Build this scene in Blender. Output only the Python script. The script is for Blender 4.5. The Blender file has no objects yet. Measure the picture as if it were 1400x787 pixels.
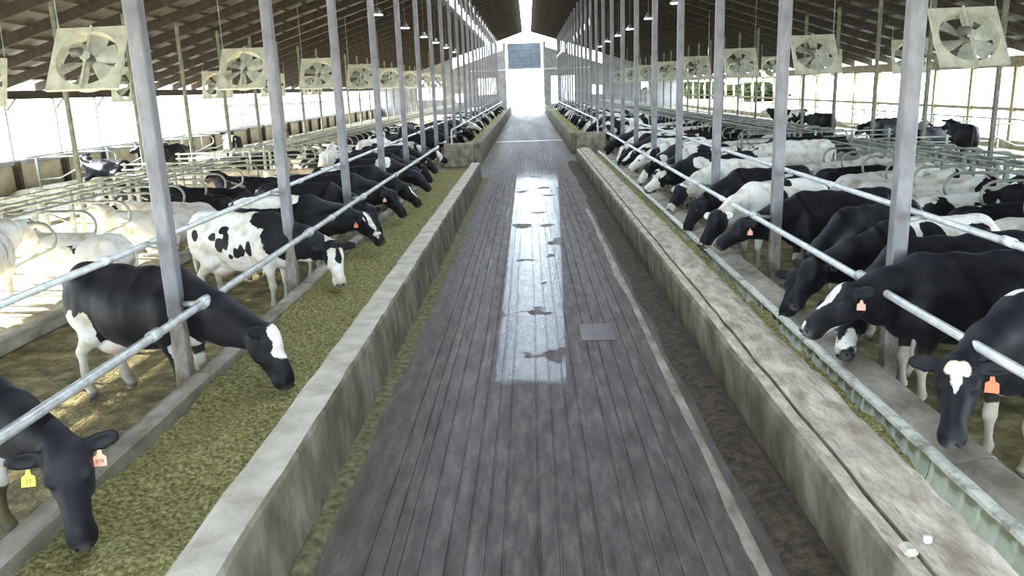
import bpy, bmesh, math, random
import numpy as np
from mathutils import Vector, Matrix
random.seed(7); RNG = np.random.default_rng(7)
S = bpy.context.scene
COL = S.collection
PI = math.pi

# ------------------------------------------------------------------ camera
F = 1100.0; CX, CY = 700.0, 393.5; VPX, VPY = 722.0, 119.0; ROLL = math.radians(1.7); EYE = 3.0
_Y = np.array([VPX - CX, VPY - CY, F]); _Y /= np.linalg.norm(_Y)
_U = np.array([-math.sin(ROLL), -math.cos(ROLL), 0.0]); _U -= _Y * (_U @ _Y); _U /= np.linalg.norm(_U)
_X = np.cross(_Y, _U); _X /= np.linalg.norm(_X)
RW = np.array([_X, _Y, _U])
cam_data = bpy.data.cameras.new('camera'); cam = bpy.data.objects.new('camera', cam_data); COL.objects.link(cam)
right, upv, back = RW @ [1, 0, 0], RW @ [0, -1, 0], RW @ [0, 0, -1]
cam.matrix_world = Matrix(((right[0], upv[0], back[0], 0), (right[1], upv[1], back[1], 0), (right[2], upv[2], back[2], EYE), (0, 0, 0, 1)))
cam_data.sensor_width = 36; cam_data.lens = F / 1400 * 36; cam_data.clip_end = 600; cam_data.clip_start = 0.05
S.camera = cam

# ------------------------------------------------------------------ light
W = bpy.data.worlds.new('world'); S.world = W; W.use_nodes = True
bg = W.node_tree.nodes['Background']
bg.inputs[0].default_value = (0.76, 0.885, 1.0, 1); bg.inputs[1].default_value = 8.0
sun = bpy.data.lights.new('sun', 'SUN'); sun.energy = 48; sun.angle = math.radians(0.6); sun.color = (1.0, 0.93, 0.82)
so = bpy.data.objects.new('sun', sun); COL.objects.link(so)
so.rotation_euler = Vector((1, -0.12, -0.268)).to_track_quat('-Z', 'Y').to_euler()
def portal(name, loc, d, sx, sy):
    l = bpy.data.lights.new(name, 'AREA'); l.shape = 'RECTANGLE'; l.size = sx; l.size_y = sy; l.energy = 1
    l.cycles.is_portal = True
    o = bpy.data.objects.new(name, l); COL.objects.link(o); o.location = loc
    o.rotation_euler = Vector(d).to_track_quat('-Z', 'Y').to_euler()
portal('daylight_opening_left', (-18.3, 47, 2.2), (1, 0, 0), 110, 3.0)
portal('daylight_opening_right', (18.3, 47, 2.0), (-1, 0, 0), 110, 3.4)
portal('daylight_opening_front', (0, -7.6, 2.2), (0, 1, 0), 36, 4.4)
portal('daylight_opening_ridge', (0, 46, 9.9), (0, 0, -1), 1.1, 108)
portal('daylight_opening_end', (-0.3, 100.6, 4.5), (0, -1, 0), 12, 9)
S.view_settings.view_transform = 'Standard'; S.view_settings.look = 'None'
S.view_settings.exposure = 0.92; S.view_settings.gamma = 1; S.view_settings.use_curve_mapping = False
S.cycles.max_bounces = 6; S.cycles.diffuse_bounces = 4; S.cycles.glossy_bounces = 3
S.cycles.use_denoising = True; S.cycles.sample_clamp_indirect = 8

# ------------------------------------------------------------------ materials
def nodes_of(name):
    m = bpy.data.materials.new(name); m.use_nodes = True
    return m, m.node_tree.nodes, m.node_tree.links, m.node_tree.nodes['Principled BSDF']
def noise_mat(name, c1, c2, scale=4, rough=.8, bump=.2, bscale=None, metal=0.0, stretch=(1, 1, 1), c3=None, p=(.35, .65), bdist=.02, rough2=None):
    m, n, l, b = nodes_of(name)
    tc = n.new('ShaderNodeTexCoord'); mp = n.new('ShaderNodeMapping'); mp.inputs['Scale'].default_value = stretch
    l.new(tc.outputs['Object'], mp.inputs[0])
    ns = n.new('ShaderNodeTexNoise'); ns.inputs['Scale'].default_value = scale; ns.inputs['Detail'].default_value = 7
    ns.inputs['Roughness'].default_value = .62
    l.new(mp.outputs[0], ns.inputs['Vector'])
    r = n.new('ShaderNodeValToRGB'); e = r.color_ramp.elements
    e[0].position = p[0]; e[0].color = (*c1, 1); e[1].position = p[1]; e[1].color = (*c2, 1)
    if c3: x = e.new((p[0] + p[1]) / 2); x.color = (*c3, 1)
    l.new(ns.outputs[0], r.inputs[0]); l.new(r.outputs[0], b.inputs['Base Color'])
    b.inputs['Roughness'].default_value = rough; b.inputs['Metallic'].default_value = metal
    if rough2 is not None:
        mr = n.new('ShaderNodeMapRange'); mr.inputs[1].default_value = .35; mr.inputs[2].default_value = .65
        mr.inputs[3].default_value = rough; mr.inputs[4].default_value = rough2
        l.new(ns.outputs[0], mr.inputs[0]); l.new(mr.outputs[0], b.inputs['Roughness'])
    if bump:
        n2 = n.new('ShaderNodeTexNoise'); n2.inputs['Scale'].default_value = bscale or scale * 6; n2.inputs['Detail'].default_value = 5
        l.new(mp.outputs[0], n2.inputs['Vector'])
        bp = n.new('ShaderNodeBump'); bp.inputs['Strength'].default_value = bump; bp.inputs['Distance'].default_value = bdist
        l.new(n2.outputs[0], bp.inputs['Height']); l.new(bp.outputs[0], b.inputs['Normal'])
    return m
def plain(name, c, rough=.6, metal=0, emit=None, es=0):
    m, n, l, b = nodes_of(name); b.inputs['Base Color'].default_value = (*c, 1)
    b.inputs['Roughness'].default_value = rough; b.inputs['Metallic'].default_value = metal
    if emit: b.inputs['Emission Color'].default_value = (*emit, 1); b.inputs['Emission Strength'].default_value = es
    return m
M = {}
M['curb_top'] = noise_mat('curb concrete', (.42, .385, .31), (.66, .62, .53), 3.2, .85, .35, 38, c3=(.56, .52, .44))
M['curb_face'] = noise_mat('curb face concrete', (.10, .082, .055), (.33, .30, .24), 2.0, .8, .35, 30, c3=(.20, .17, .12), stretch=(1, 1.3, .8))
M['sill'] = noise_mat('weathered sill concrete', (.19, .165, .13), (.47, .43, .36), 3.5, .8, .3, 40, stretch=(1, .5, 1))
M['rough_concrete'] = noise_mat('rough trowelled concrete', (.33, .27, .205), (.70, .62, .52), 7, .75, .9, 20, c3=(.52, .45, .37), stretch=(1.2, .45, 1), bdist=.03)
M['liner'] = noise_mat('pale green liner', (.60, .64, .50), (.88, .94, .86), 2.5, .35, .08, 30, c3=(.78, .85, .73))
M['lip'] = noise_mat('chipped white lip', (.35, .34, .28), (.86, .88, .80), 6, .5, .3, 40, p=(.32, .5))
M['manure'] = noise_mat('manure covered concrete', (.075, .060, .024), (.36, .31, .15), 3.4, .6, .7, 20, c3=(.17, .145, .06), bdist=.04, rough2=.4)
M['bed'] = noise_mat('sandy stall bedding', (.30, .27, .18), (.58, .54, .42), 3, .95, .5, 30)
M['feed'] = noise_mat('chopped green silage', (.11, .10, .028), (.56, .51, .25), 30, .95, 1.0, 70, c3=(.29, .265, .095), bdist=.03)
M['straw'] = noise_mat('silage stalk', (.25, .22, .08), (.62, .56, .34), 3, .8, 0)
M['steel'] = noise_mat('galvanised post steel', (.13, .125, .13), (.27, .26, .27), 5, .5, .12, 40, metal=.15, c3=(.19, .185, .19), stretch=(1, 1, .35))
M['steel_dirty'] = noise_mat('rust streaked post steel', (.16, .12, .09), (.42, .39, .37), 7, .6, .3, 40, metal=.1, stretch=(1, 1, .5), c3=(.28, .245, .22))
M['post_tan'] = noise_mat('dull olive post', (.10, .10, .065), (.22, .215, .15), 5, .6, .1, 40, metal=.1)
M['pipe'] = noise_mat('pale galvanised pipe', (.40, .41, .40), (.66, .67, .65), 9, .38, .12, 60, metal=.35)
M['pipe_bright'] = noise_mat('bright galvanised pipe', (.62, .64, .64), (.85, .87, .86), 9, .32, .05, 60, metal=.25)
M['loop'] = noise_mat('stall pipe', (.20, .215, .185), (.42, .44, .39), 6, .42, .1, 60, metal=.3)
M['rafter'] = noise_mat('dark weathered timber', (.018, .012, .007), (.050, .037, .024), 5, .8, .2, 30, stretch=(1, .3, 1))
M['purlin'] = noise_mat('brown timber', (.085, .066, .042), (.19, .155, .11), 5, .8, .2, 30, stretch=(1, .2, 1))
M['sheet'] = noise_mat('roof sheeting', (.065, .065, .052), (.12, .115, .095), 1.5, .6, .1, 20)
M['wall_tan'] = noise_mat('tan wall board', (.34, .31, .22), (.52, .48, .37), 2, .8, .1)
M['wall_grey'] = noise_mat('grey end wall', (.22, .22, .23), (.36, .36, .38), 1.2, .7, .1)
M['dark_wood'] = noise_mat('dark wall post', (.03, .025, .02), (.09, .075, .055), 5, .8, .2)
M['tan_wood'] = noise_mat('tan wall post', (.26, .21, .13), (.42, .36, .25), 4, .8, .2)
M['shutter'] = noise_mat('blue grey shutter', (.13, .17, .22), (.20, .25, .31), 1.5, .5, .05)
M['fan'] = noise_mat('dusty fan housing', (.46, .46, .34), (.70, .69, .55), 3.5, .6, .1, 40, c3=(.60, .59, .46))
M['blade'] = noise_mat('dusty fan blade', (.40, .41, .33), (.66, .67, .57), 4, .5, .1, 40, metal=.2)
M['motor'] = noise_mat('motor casing', (.08, .08, .06), (.22, .22, .17), 6, .5, .1)
M['lamp'] = plain('lamp lens', (1, 1, 1), .4, 0, (1, .98, .92), 25)
M['lamp_body'] = plain('lamp housing', (.25, .25, .25), .4, .6)
M['tag_orange'] = plain('orange tag plastic', (.92, .16, .03), .4)
M['tag_peach'] = plain('peach tag plastic', (.93, .42, .28), .4)
M['tag_yellow'] = plain('yellow tag plastic', (.62, .85, .04), .4)
M['ink'] = plain('tag ink', (.25, .02, .02), .6); M['ink2'] = plain('black tag ink', (.03, .05, .02), .6)
M['eye'] = plain('cow eye', (.012, .010, .012), .08)
M['dirt'] = noise_mat('caked debris', (.018, .012, .007), (.10, .072, .045), 14, .8, .8, 40, bdist=.03)
M['green_dirt'] = noise_mat('spilled feed', (.07, .07, .025), (.25, .23, .12), 12, .9, .8, 50, bdist=.03)
M['ground'] = noise_mat('pale gravel yard', (.45, .42, .35), (.60, .57, .48), 1, .9, .1)
M['foliage'] = noise_mat('dark foliage', (.004, .006, .004), (.012, .016, .008), 1, 1.0, 0)
M['foliage'].node_tree.nodes['Principled BSDF'].inputs['Specular IOR Level'].default_value = 0
M['shed'] = noise_mat('dark shed cladding', (.06, .06, .06), (.13, .12, .12), 1, .8, .1)
M['plate'] = noise_mat('worn steel plate', (.08, .07, .08), (.16, .14, .14), 6, .45, .3, metal=.4)
M['pvc'] = plain('white plastic pipe', (.8, .8, .76), .4)
M['bucket'] = plain('white bucket plastic', (.75, .76, .72), .4)

# wet grooved lane: one wet strip down the middle (a puddle shape of its own), damp elsewhere
def lane_material():
    m, n, l, b = nodes_of('wet grooved lane concrete')
    tc = n.new('ShaderNodeTexCoord'); sep = n.new('ShaderNodeSeparateXYZ'); l.new(tc.outputs['Object'], sep.inputs[0])
    def math_(op, a, c=None, clamp=False):
        q = n.new('ShaderNodeMath'); q.operation = op; q.use_clamp = clamp
        for i, v in enumerate((a, c)):
            if v is None: continue
            if isinstance(v, (int, float)): q.inputs[i].default_value = v
            else: l.new(v, q.inputs[i])
        return q.outputs[0]
    def noise(scale, stretch=(1, 1, 1), detail=5, rough=.6):
        mp = n.new('ShaderNodeMapping'); mp.inputs['Scale'].default_value = stretch; l.new(tc.outputs['Object'], mp.inputs[0])
        q = n.new('ShaderNodeTexNoise'); q.inputs['Scale'].default_value = scale; q.inputs['Detail'].default_value = detail; q.inputs['Roughness'].default_value = rough
        l.new(mp.outputs[0], q.inputs['Vector']); return q.outputs[0]
    def mrange(v, a, c, d=0., e=1.):
        q = n.new('ShaderNodeMapRange'); q.inputs[1].default_value = a; q.inputs[2].default_value = c; q.inputs[3].default_value = d; q.inputs[4].default_value = e
        l.new(v, q.inputs[0]); return q.outputs[0]
    X, Y = sep.outputs[0], sep.outputs[1]
    # wet strip: centred near x = .05 + .004*y, widens slowly with distance
    cx = math_('ADD', math_('MULTIPLY', Y, .0145), -.18)
    hw = math_('ADD', math_('MULTIPLY', Y, .017), .26)
    d = math_('SUBTRACT', hw, math_('ABSOLUTE', math_('SUBTRACT', X, cx)))
    edge = mrange(math_('ADD', d, math_('MULTIPLY', math_('SUBTRACT', noise(6, (1, .35, 1)), .5), .06)), 0, .035)
    start = math_('MULTIPLY', mrange(math_('ADD', Y, math_('MULTIPLY', noise(3, (1, 1, 1)), .35)), 8.0, 8.25), mrange(Y, 26, 30, 1, 0))
    lines = math_('MULTIPLY', mrange(noise(2.0, (9, .09, 1), 3), .66, .70), mrange(Y, 6, 9))
    dry = noise(1.1, (1.1, .8, 1), 3)
    holes = mrange(dry, .60, .63, 1, 0)
    wet = math_('MAXIMUM', math_('MULTIPLY', math_('MULTIPLY', edge, start), holes), math_('MULTIPLY', lines, .85))
    damp = noise(.5, (2.2, .12, 1), 4)
    n1 = noise(3, (3, .6, 1), 8, .7)
    r = n.new('ShaderNodeValToRGB'); e = r.color_ramp.elements
    e[0].position = .3; e[0].color = (.045, .034, .033, 1); e[1].position = .72; e[1].color = (.235, .19, .185, 1)
    x = e.new(.5); x.color = (.118, .093, .092, 1)
    l.new(n1, r.inputs[0])
    side = mrange(math_('ABSOLUTE', math_('SUBTRACT', X, .1)), 1.0, 1.75)
    mx = n.new('ShaderNodeMix'); mx.data_type = 'RGBA'; l.new(math_('MULTIPLY', side, math_('MULTIPLY', noise(4), 1.1), True), mx.inputs[0])
    l.new(r.outputs[0], mx.inputs[6]); mx.inputs[7].default_value = (.085, .075, .045, 1)
    mx2 = n.new('ShaderNodeMix'); mx2.data_type = 'RGBA'; l.new(math_('MULTIPLY', wet, .55), mx2.inputs[0]); l.new(mx.outputs[2], mx2.inputs[6]); mx2.inputs[7].default_value = (.05, .07, .11, 1)  # blue of the reflected sky put into the wet areas' base colour
    l.new(mx2.outputs[2], b.inputs['Base Color'])
    rd = mrange(damp, .35, .65, .70, .50)
    rr = n.new('ShaderNodeMix'); l.new(wet, rr.inputs[0]); l.new(rd, rr.inputs[2]); rr.inputs[3].default_value = .24
    l.new(rr.outputs[0], b.inputs['Roughness'])
    b.inputs['IOR'].default_value = 1.38
    bp = n.new('ShaderNodeBump'); bp.inputs['Distance'].default_value = .012
    l.new(mrange(wet, 0, 1, .6, .42), bp.inputs['Strength'])
    l.new(math_('ADD', noise(26, (1, .5, 1), 6), math_('MULTIPLY', noise(5, (1, .6, 1), 2), 1.0)), bp.inputs['Height']); l.new(bp.outputs[0], b.inputs['Normal'])
    return m
M['lane'] = lane_material()

def cow_material():
    m, n, l, b = nodes_of('holstein coat')
    tc = n.new('ShaderNodeTexCoord')
    def at(name, typ='GEOMETRY'):
        a = n.new('ShaderNodeAttribute'); a.attribute_type = typ; a.attribute_name = name; return a.outputs['Fac']
    def math_(op, a, c=None, d=None):
        q = n.new('ShaderNodeMath'); q.operation = op
        for i, v in enumerate((a, c, d)):
            if v is None: continue
            if isinstance(v, (int, float)): q.inputs[i].default_value = v
            else: l.new(v, q.inputs[i])
        return q.outputs[0]
    comb = n.new('ShaderNodeCombineXYZ'); sd = at('seed', 'OBJECT')
    l.new(sd, comb.inputs[0]); l.new(math_('MULTIPLY', sd, 1.7), comb.inputs[1]); l.new(math_('MULTIPLY', sd, .37), comb.inputs[2])
    va = n.new('ShaderNodeVectorMath'); va.operation = 'ADD'; l.new(tc.outputs['Object'], va.inputs[0]); l.new(comb.outputs[0], va.inputs[1])
    big = n.new('ShaderNodeTexNoise'); big.inputs['Scale'].default_value = 1.9; big.inputs['Detail'].default_value = 2.5; big.inputs['Roughness'].default_value = .45; big.inputs['Distortion'].default_value = .5
    l.new(va.outputs[0], big.inputs['Vector'])
    sm = n.new('ShaderNodeTexNoise'); sm.inputs['Scale'].default_value = 8; sm.inputs['Detail'].default_value = 4; l.new(va.outputs[0], sm.inputs['Vector'])
    v = math_('MULTIPLY', math_('SUBTRACT', big.outputs[0], .5), at('amp', 'OBJECT'))
    v = math_('ADD', v, at('bias', 'OBJECT')); v = math_('ADD', v, at('pat'))
    v = math_('ADD', v, math_('MULTIPLY', math_('SUBTRACT', sm.outputs[0], .5), .15))
    ms = n.new('ShaderNodeMapRange'); ms.inputs[1].default_value = -.006; ms.inputs[2].default_value = .006; l.new(v, ms.inputs[0])
    dirt = n.new('ShaderNodeTexNoise'); dirt.inputs['Scale'].default_value = 5; dirt.inputs['Detail'].default_value = 6; l.new(va.outputs[0], dirt.inputs['Vector'])
    wr = n.new('ShaderNodeValToRGB'); e = wr.color_ramp.elements; e[0].position = .30; e[0].color = (.55, .48, .34, 1); e[1].position = .52; e[1].color = (.86, .84, .79, 1)
    l.new(dirt.outputs[0], wr.inputs[0])
    br = n.new('ShaderNodeValToRGB'); e = br.color_ramp.elements; e[0].position = .35; e[0].color = (.003, .003, .005, 1); e[1].position = .85; e[1].color = (.016, .015, .019, 1)
    l.new(dirt.outputs[0], br.inputs[0])
    mx = n.new('ShaderNodeMix'); mx.data_type = 'RGBA'; l.new(ms.outputs[0], mx.inputs[0]); l.new(br.outputs[0], mx.inputs[6]); l.new(wr.outputs[0], mx.inputs[7])
    def over(prev, attr, col):
        q = n.new('ShaderNodeMix'); q.data_type = 'RGBA'; l.new(at(attr), q.inputs[0]); l.new(prev, q.inputs[6]); q.inputs[7].default_value = col; return q.outputs[2]
    c = over(mx.outputs[2], 'pink', (.62, .38, .30, 1)); c = over(c, 'muck', (.17, .145, .065, 1)); c = over(c, 'dark', (.13, .12, .125, 1))
    l.new(c, b.inputs['Base Color'])
    b.inputs['Roughness'].default_value = .58; b.inputs['Specular IOR Level'].default_value = .3; b.inputs['Sheen Weight'].default_value = .03; b.inputs['Sheen Tint'].default_value = (.6, .7, 1, 1)
    fur = n.new('ShaderNodeTexNoise'); fur.inputs['Scale'].default_value = 45; fur.inputs['Detail'].default_value = 4; l.new(tc.outputs['Object'], fur.inputs['Vector'])
    bp = n.new('ShaderNodeBump'); bp.inputs['Strength'].default_value = .22; bp.inputs['Distance'].default_value = .01
    l.new(fur.outputs[0], bp.inputs['Height']); l.new(bp.outputs[0], b.inputs['Normal'])
    return m
M['cow'] = cow_material()

# ------------------------------------------------------------------ object helpers
def meshobj(name, verts, faces, mat=None, parent=None, smooth=False):
    me = bpy.data.meshes.new(name); me.from_pydata([tuple(v) for v in verts], [], [tuple(f) for f in faces]); me.update()
    if mat: me.materials.append(mat if not isinstance(mat, str) else M[mat])
    if smooth: me.polygons.foreach_set('use_smooth', [True] * len(me.polygons))
    o = bpy.data.objects.new(name, me); COL.objects.link(o)
    if parent: o.parent = parent
    return o
def link(name, me, parent=None, loc=(0, 0, 0), rot=(0, 0, 0)):
    o = bpy.data.objects.new(name, me); COL.objects.link(o)
    if parent: o.parent = parent
    o.location = loc; o.rotation_euler = rot
    return o
def tag(o, label=None, cat=None, group=None, kind=None):
    if label: o['label'] = label
    if cat: o['category'] = cat
    if group: o['group'] = group
    if kind: o['kind'] = kind
    return o
def empty(name, loc=(0, 0, 0), rz=0):
    o = bpy.data.objects.new(name, None); COL.objects.link(o); o.location = loc; o.rotation_euler = (0, 0, rz); o.empty_display_size = .2
    return o
def copy_tree(o, parent=None):
    c = o.copy(); COL.objects.link(c)
    if parent: c.parent = parent
    for ch in o.children: copy_tree(ch, c)
    return c
class MB:
    def __init__(s): s.v = []; s.f = []
    def add(s, v, f):
        k = len(s.v); s.v += [tuple(p) for p in v]; s.f += [tuple(i + k for i in q) for q in f]; return s
    def box(s, x0, x1, y0, y1, z0, z1, bev=0):
        if bev <= 0:
            v = [(x, y, z) for x in (x0, x1) for y in (y0, y1) for z in (z0, z1)]
            return s.add(v, [(0, 1, 3, 2), (4, 6, 7, 5), (0, 4, 5, 1), (2, 3, 7, 6), (0, 2, 6, 4), (1, 5, 7, 3)])
        bm = bmesh.new(); bmesh.ops.create_cube(bm, size=1)
        for q in bm.verts: q.co = Vector(((x0 + x1) / 2 + q.co.x * (x1 - x0), (y0 + y1) / 2 + q.co.y * (y1 - y0), (z0 + z1) / 2 + q.co.z * (z1 - z0)))
        bmesh.ops.bevel(bm, geom=bm.edges[:], offset=bev, segments=1, affect='EDGES')
        bm.verts.ensure_lookup_table(); s.add([q.co[:] for q in bm.verts], [[w.index for w in f.verts] for f in bm.faces]); bm.free(); return s
    def tube(s, pts, r, n=8, cap=True):
        pts = [Vector(p) for p in pts]; rings = []; a = None
        rr = r if isinstance(r, (list, tuple)) else [r] * len(pts)
        for i, p in enumerate(pts):
            t = (pts[min(i + 1, len(pts) - 1)] - pts[max(i - 1, 0)]).normalized()
            if a is None: a = t.orthogonal().normalized()
            else: a = (a - t * a.dot(t)).normalized()
            b = t.cross(a)
            rings.append([p + (a * math.cos(2 * PI * j / n) + b * math.sin(2 * PI * j / n)) * rr[i] for j in range(n)])
        v = [q for r_ in rings for q in r_]; f = []
        for i in range(len(pts) - 1):
            for j in range(n): f.append((i * n + j, i * n + (j + 1) % n, (i + 1) * n + (j + 1) % n, (i + 1) * n + j))
        if cap: f.append(tuple(range(n))[::-1]); f.append(tuple((len(pts) - 1) * n + j for j in range(n)))
        return s.add(v, f)
    def xf(s, m, k0=0):
        s.v = s.v[:k0] + [tuple(m @ Vector(p)) for p in s.v[k0:]]; return s
    def build(s, name, mat, parent=None, smooth=False): return meshobj(name, s.v, s.f, mat, parent, smooth)
    def mesh(s, name, mat, smooth=False):
        me = bpy.data.meshes.new(name); me.from_pydata(s.v, [], s.f); me.update(); me.materials.append(M[mat])
        if smooth: me.polygons.foreach_set('use_smooth', [True] * len(me.polygons))
        return me
_ng = RNG.random((64, 64, 64)).astype(np.float32)
def vnoise(x, y, z=0.0):
    x, y, z = np.broadcast_arrays(np.asarray(x, float), np.asarray(y, float), np.asarray(z, float))
    xi, yi, zi = np.floor(x).astype(int), np.floor(y).astype(int), np.floor(z).astype(int)
    fx, fy, fz = x - xi, y - yi, z - zi
    fx, fy, fz = [t * t * (3 - 2 * t) for t in (fx, fy, fz)]
    g = lambda a, b, c: _ng[(xi + a) % 64, (yi + b) % 64, (zi + c) % 64]
    return ((g(0,0,0)*(1-fx)+g(1,0,0)*fx)*(1-fy)+(g(0,1,0)*(1-fx)+g(1,1,0)*fx)*fy)*(1-fz) + ((g(0,0,1)*(1-fx)+g(1,0,1)*fx)*(1-fy)+(g(0,1,1)*(1-fx)+g(1,1,1)*fx)*fy)*fz
def extrude(name, prof, ys, mat, parent=None, disp=None, smooth=False, closed=True, caps=True):
    """profile of (x,z) swept along y; disp(X,Y,Z) -> (X,Z)"""
    P = np.array(prof, float); n = len(P); ys = np.array(ys, float)
    X = np.repeat(P[None, :, 0], len(ys), 0); Z = np.repeat(P[None, :, 1], len(ys), 0); Yv = np.repeat(ys[:, None], n, 1)
    if disp: X, Z = disp(X, Yv, Z)
    v = np.stack([X, Yv, Z], -1).reshape(-1, 3); f = []
    m = n if closed else n - 1
    for i in range(len(ys) - 1):
        for j in range(m): f.append((i * n + j, i * n + (j + 1) % n, (i + 1) * n + (j + 1) % n, (i + 1) * n + j))
    if closed and caps: f.append(tuple(range(n))[::-1]); f.append(tuple((len(ys) - 1) * n + j for j in range(n)))
    o = meshobj(name, v, f, mat, parent, smooth)
    return o
ORD = 'first second third fourth fifth sixth seventh eighth ninth tenth eleventh twelfth thirteenth fourteenth fifteenth sixteenth seventeenth eighteenth nineteenth twentieth'.split()
def ordinal(k):
    if k < 20: return ORD[k]
    t = ['twenty', 'thirty', 'forty', 'fifty', 'sixty', 'seventy', 'eighty', 'ninety'][(k + 1) // 10 - 2]
    u = (k + 1) % 10
    return (t[:-1] + 'ieth') if u == 0 else t + '-' + ORD[u - 1]

# ------------------------------------------------------------------ setting
Y0, Y1 = -8.0, 100.0; EZ, SL, XS = 3.85, .32, 18.0
roofz = lambda x: EZ + SL * (XS - abs(x))
# yard
g = MB().box(-160, 160, -60, 320, -.42, -.40).build('ground', 'ground'); tag(g, kind='structure')
# lane floor with real saw-cut grooves
xs = []; x = -1.95
grooves = [-1.17 + .132 * i for i in range(8)] + [-.02 + .14 * i for i in range(4)] + [.60 + .135 * i for i in range(5)]
prof = [(-2.0, 0)]
rg = random.Random(2)
for gx in [q + rg.uniform(-.022, .022) for q in grooves]: prof += [(gx - .011, 0), (gx - .006, -.012), (gx + .006, -.012), (gx + .011, 0)]
prof += [(1.3, 0), (1.42, -.004), (1.6, -.01), (2.1, 0)]
def lane_disp(X, Y, Z):
    w = (vnoise(Y * .35, 3.3) - .5) * .035 + (vnoise(Y * 1.3, 8.1) - .5) * .010
    inner = (np.abs(X) < 1.3)
    return X + w * inner, Z + 0 * X
fl = extrude('floor', prof, np.arange(Y0, Y1 + 1.01, .5), 'lane', disp=lane_disp, closed=False)
tag(fl, kind='structure')
# sub-slab and cow alleys
for s, nm in ((-1, 'left'), (1, 'right')):
    o = MB().box(min(s * 1.98, s * 18.2), max(s * 1.98, s * 18.2), Y0, Y1, -.4, 0.0 - .002).build('floor_slab', 'manure', fl)
    for (a, b2) in ((6.65, 11.95), (15.0, 17.8)):
        bed_x0, bed_x1 = sorted((s * a, s * b2))
        nx, ny = 14, 200
        xs_ = np.linspace(bed_x0, bed_x1, nx); ys_ = np.linspace(Y0 + 1, Y1 - 2, ny)
        if a < 10:  # crossover passage left free
            pass
        gx, gy = np.meshgrid(xs_, ys_, indexing='ij'); gz = .14 + .05 * vnoise(gx * 1.5, gy * 1.5)
        edge = (gx <= bed_x0 + 1e-6) | (gx >= bed_x1 - 1e-6); gz = np.where(edge, 0, gz)
        cross = (gy > 23.3) & (gy < 27.2); gz = np.where(cross, 0.0, gz)
        v = np.stack([gx, gy, gz], -1).reshape(-1, 3)
        f = [(i * ny + j, (i + 1) * ny + j, (i + 1) * ny + j + 1, i * ny + j + 1) for i in range(nx - 1) for j in range(ny - 1)]
        meshobj('stall_bed', v, f, 'bed', fl, True)
        # concrete kerb at the alley side of the stalls
        for kx in ((a,) if a > 12 else (a, b2)):
            MB().box(s * kx - .08, s * kx + .08, Y0 + 1, 23.2, 0, .2, .02).box(s * kx - .08, s * kx + .08, 27.3, Y1 - 2, 0, .2, .02).build('stall_kerb', 'sill', fl)
MB().box(-1.9, 1.85, 46.6, 46.95, 0, .012).build('drain_gleam_strip', 'liner', fl)  # gutter across the lane, its wet gleam put into the pale colour
dc = MB().box(.56, .98, 9.3, 10.0, 0, .006, .002).build('drain_cover', 'plate', fl)

# ceiling: sheets, rafters, purlins
ceil = empty('ceiling'); tag(ceil, kind='structure')
def slab(name, x0, x1, y0, y1, th=.03):
    v = []
    for y in (y0, y1):
        for x in (x0, x1):
            for t in (0, th): v.append((x, y, roofz(x) + .16 + t))
    meshobj(name, v, [(0, 1, 3, 2), (4, 6, 7, 5), (0, 4, 5, 1), (2, 3, 7, 6), (0, 2, 6, 4), (1, 5, 7, 3)], 'sheet', ceil)
ypan = list(np.arange(Y0, Y1 + .1, 7.2))
for a, b2 in zip(ypan[:-1], ypan[1:]):
    slab('roof_panel', .5, 18.7, a, b2)
    if a < 38: slab('roof_panel', -18.7, -.5, a, b2)
    else:
        slab('roof_panel', -18.7, -4.80, a, b2); slab('roof_panel', -4.25, -.5, a, b2)
rm = {}
for key, s, xa_, xb_ in ((-1, -1, .48, 18.5), (1, 1, .48, 18.5), (-2, -1, .48, 4.2), (-3, -1, 4.85, 18.5)):
    mb = MB()
    v = []
    for y in (-.045, .045):
        for x in (s * xa_, s * xb_):
            for t in (-.24, .08): v.append((x, y, roofz(x) + t))
    mb.add(v, [(0, 1, 3, 2), (4, 6, 7, 5), (0, 4, 5, 1), (2, 3, 7, 6), (0, 2, 6, 4), (1, 5, 7, 3)])
    rm[key] = mb.mesh('rafter', 'rafter')
for y in np.arange(Y0 + .4, Y1, 2.4):
    link('rafter', rm[1], ceil, (0, y, 0))
    if y < 40: link('rafter', rm[-1], ceil, (0, y, 0))
    else: link('rafter', rm[-2], ceil, (0, y, 0)); link('rafter', rm[-3], ceil, (0, y, 0))
pm = MB().box(-.02, .02, Y0, Y1, -.05, .05).mesh('purlin', 'purlin')
for s in (-1, 1):
    for k in range(23):
        xp = .62 + k * .79
        if s < 0 and 4.15 < xp < 4.95: continue
        link('purlin', pm, ceil, (s * xp, 0, roofz(xp) + .105), (0, s * math.atan(SL), 0))
# side walls
wl = empty('wall_left'); tag(wl, kind='structure')
wr = empty('wall_right'); tag(wr, kind='structure')
yp = np.arange(Y0, Y1 + .1, 3.0)
pl = MB().box(-.11, .11, -.09, .09, 0, 1.1, .01).mesh('wall_pier', 'dark_wood')
pt = MB().box(-.05, .05, -.045, .045, 1.1, 3.3).mesh('mullion', 'wall_tan')
pr = MB().box(-.09, .09, -.09, .09, 0, 3.3, .01).mesh('wall_post', 'tan_wood')
for i, y in enumerate(yp):
    link('wall_pier', pl, wl, (-17.95, y, 0)); link('mullion', pt, wl, (-18.05, y, 0)); link('wall_post', pr, wr, (18.0, y, 0))
for a, b2 in zip(yp[:-1], yp[1:]):
    MB().box(-18.2, -18.08, a + .02, b2 - .02, -.2, 1.0).build('wall_board', 'wall_tan', wl)
    MB().box(18.05, 18.2, a + .02, b2 - .02, -.2, .42).build('wall_board', 'wall_tan', wr)
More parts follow.
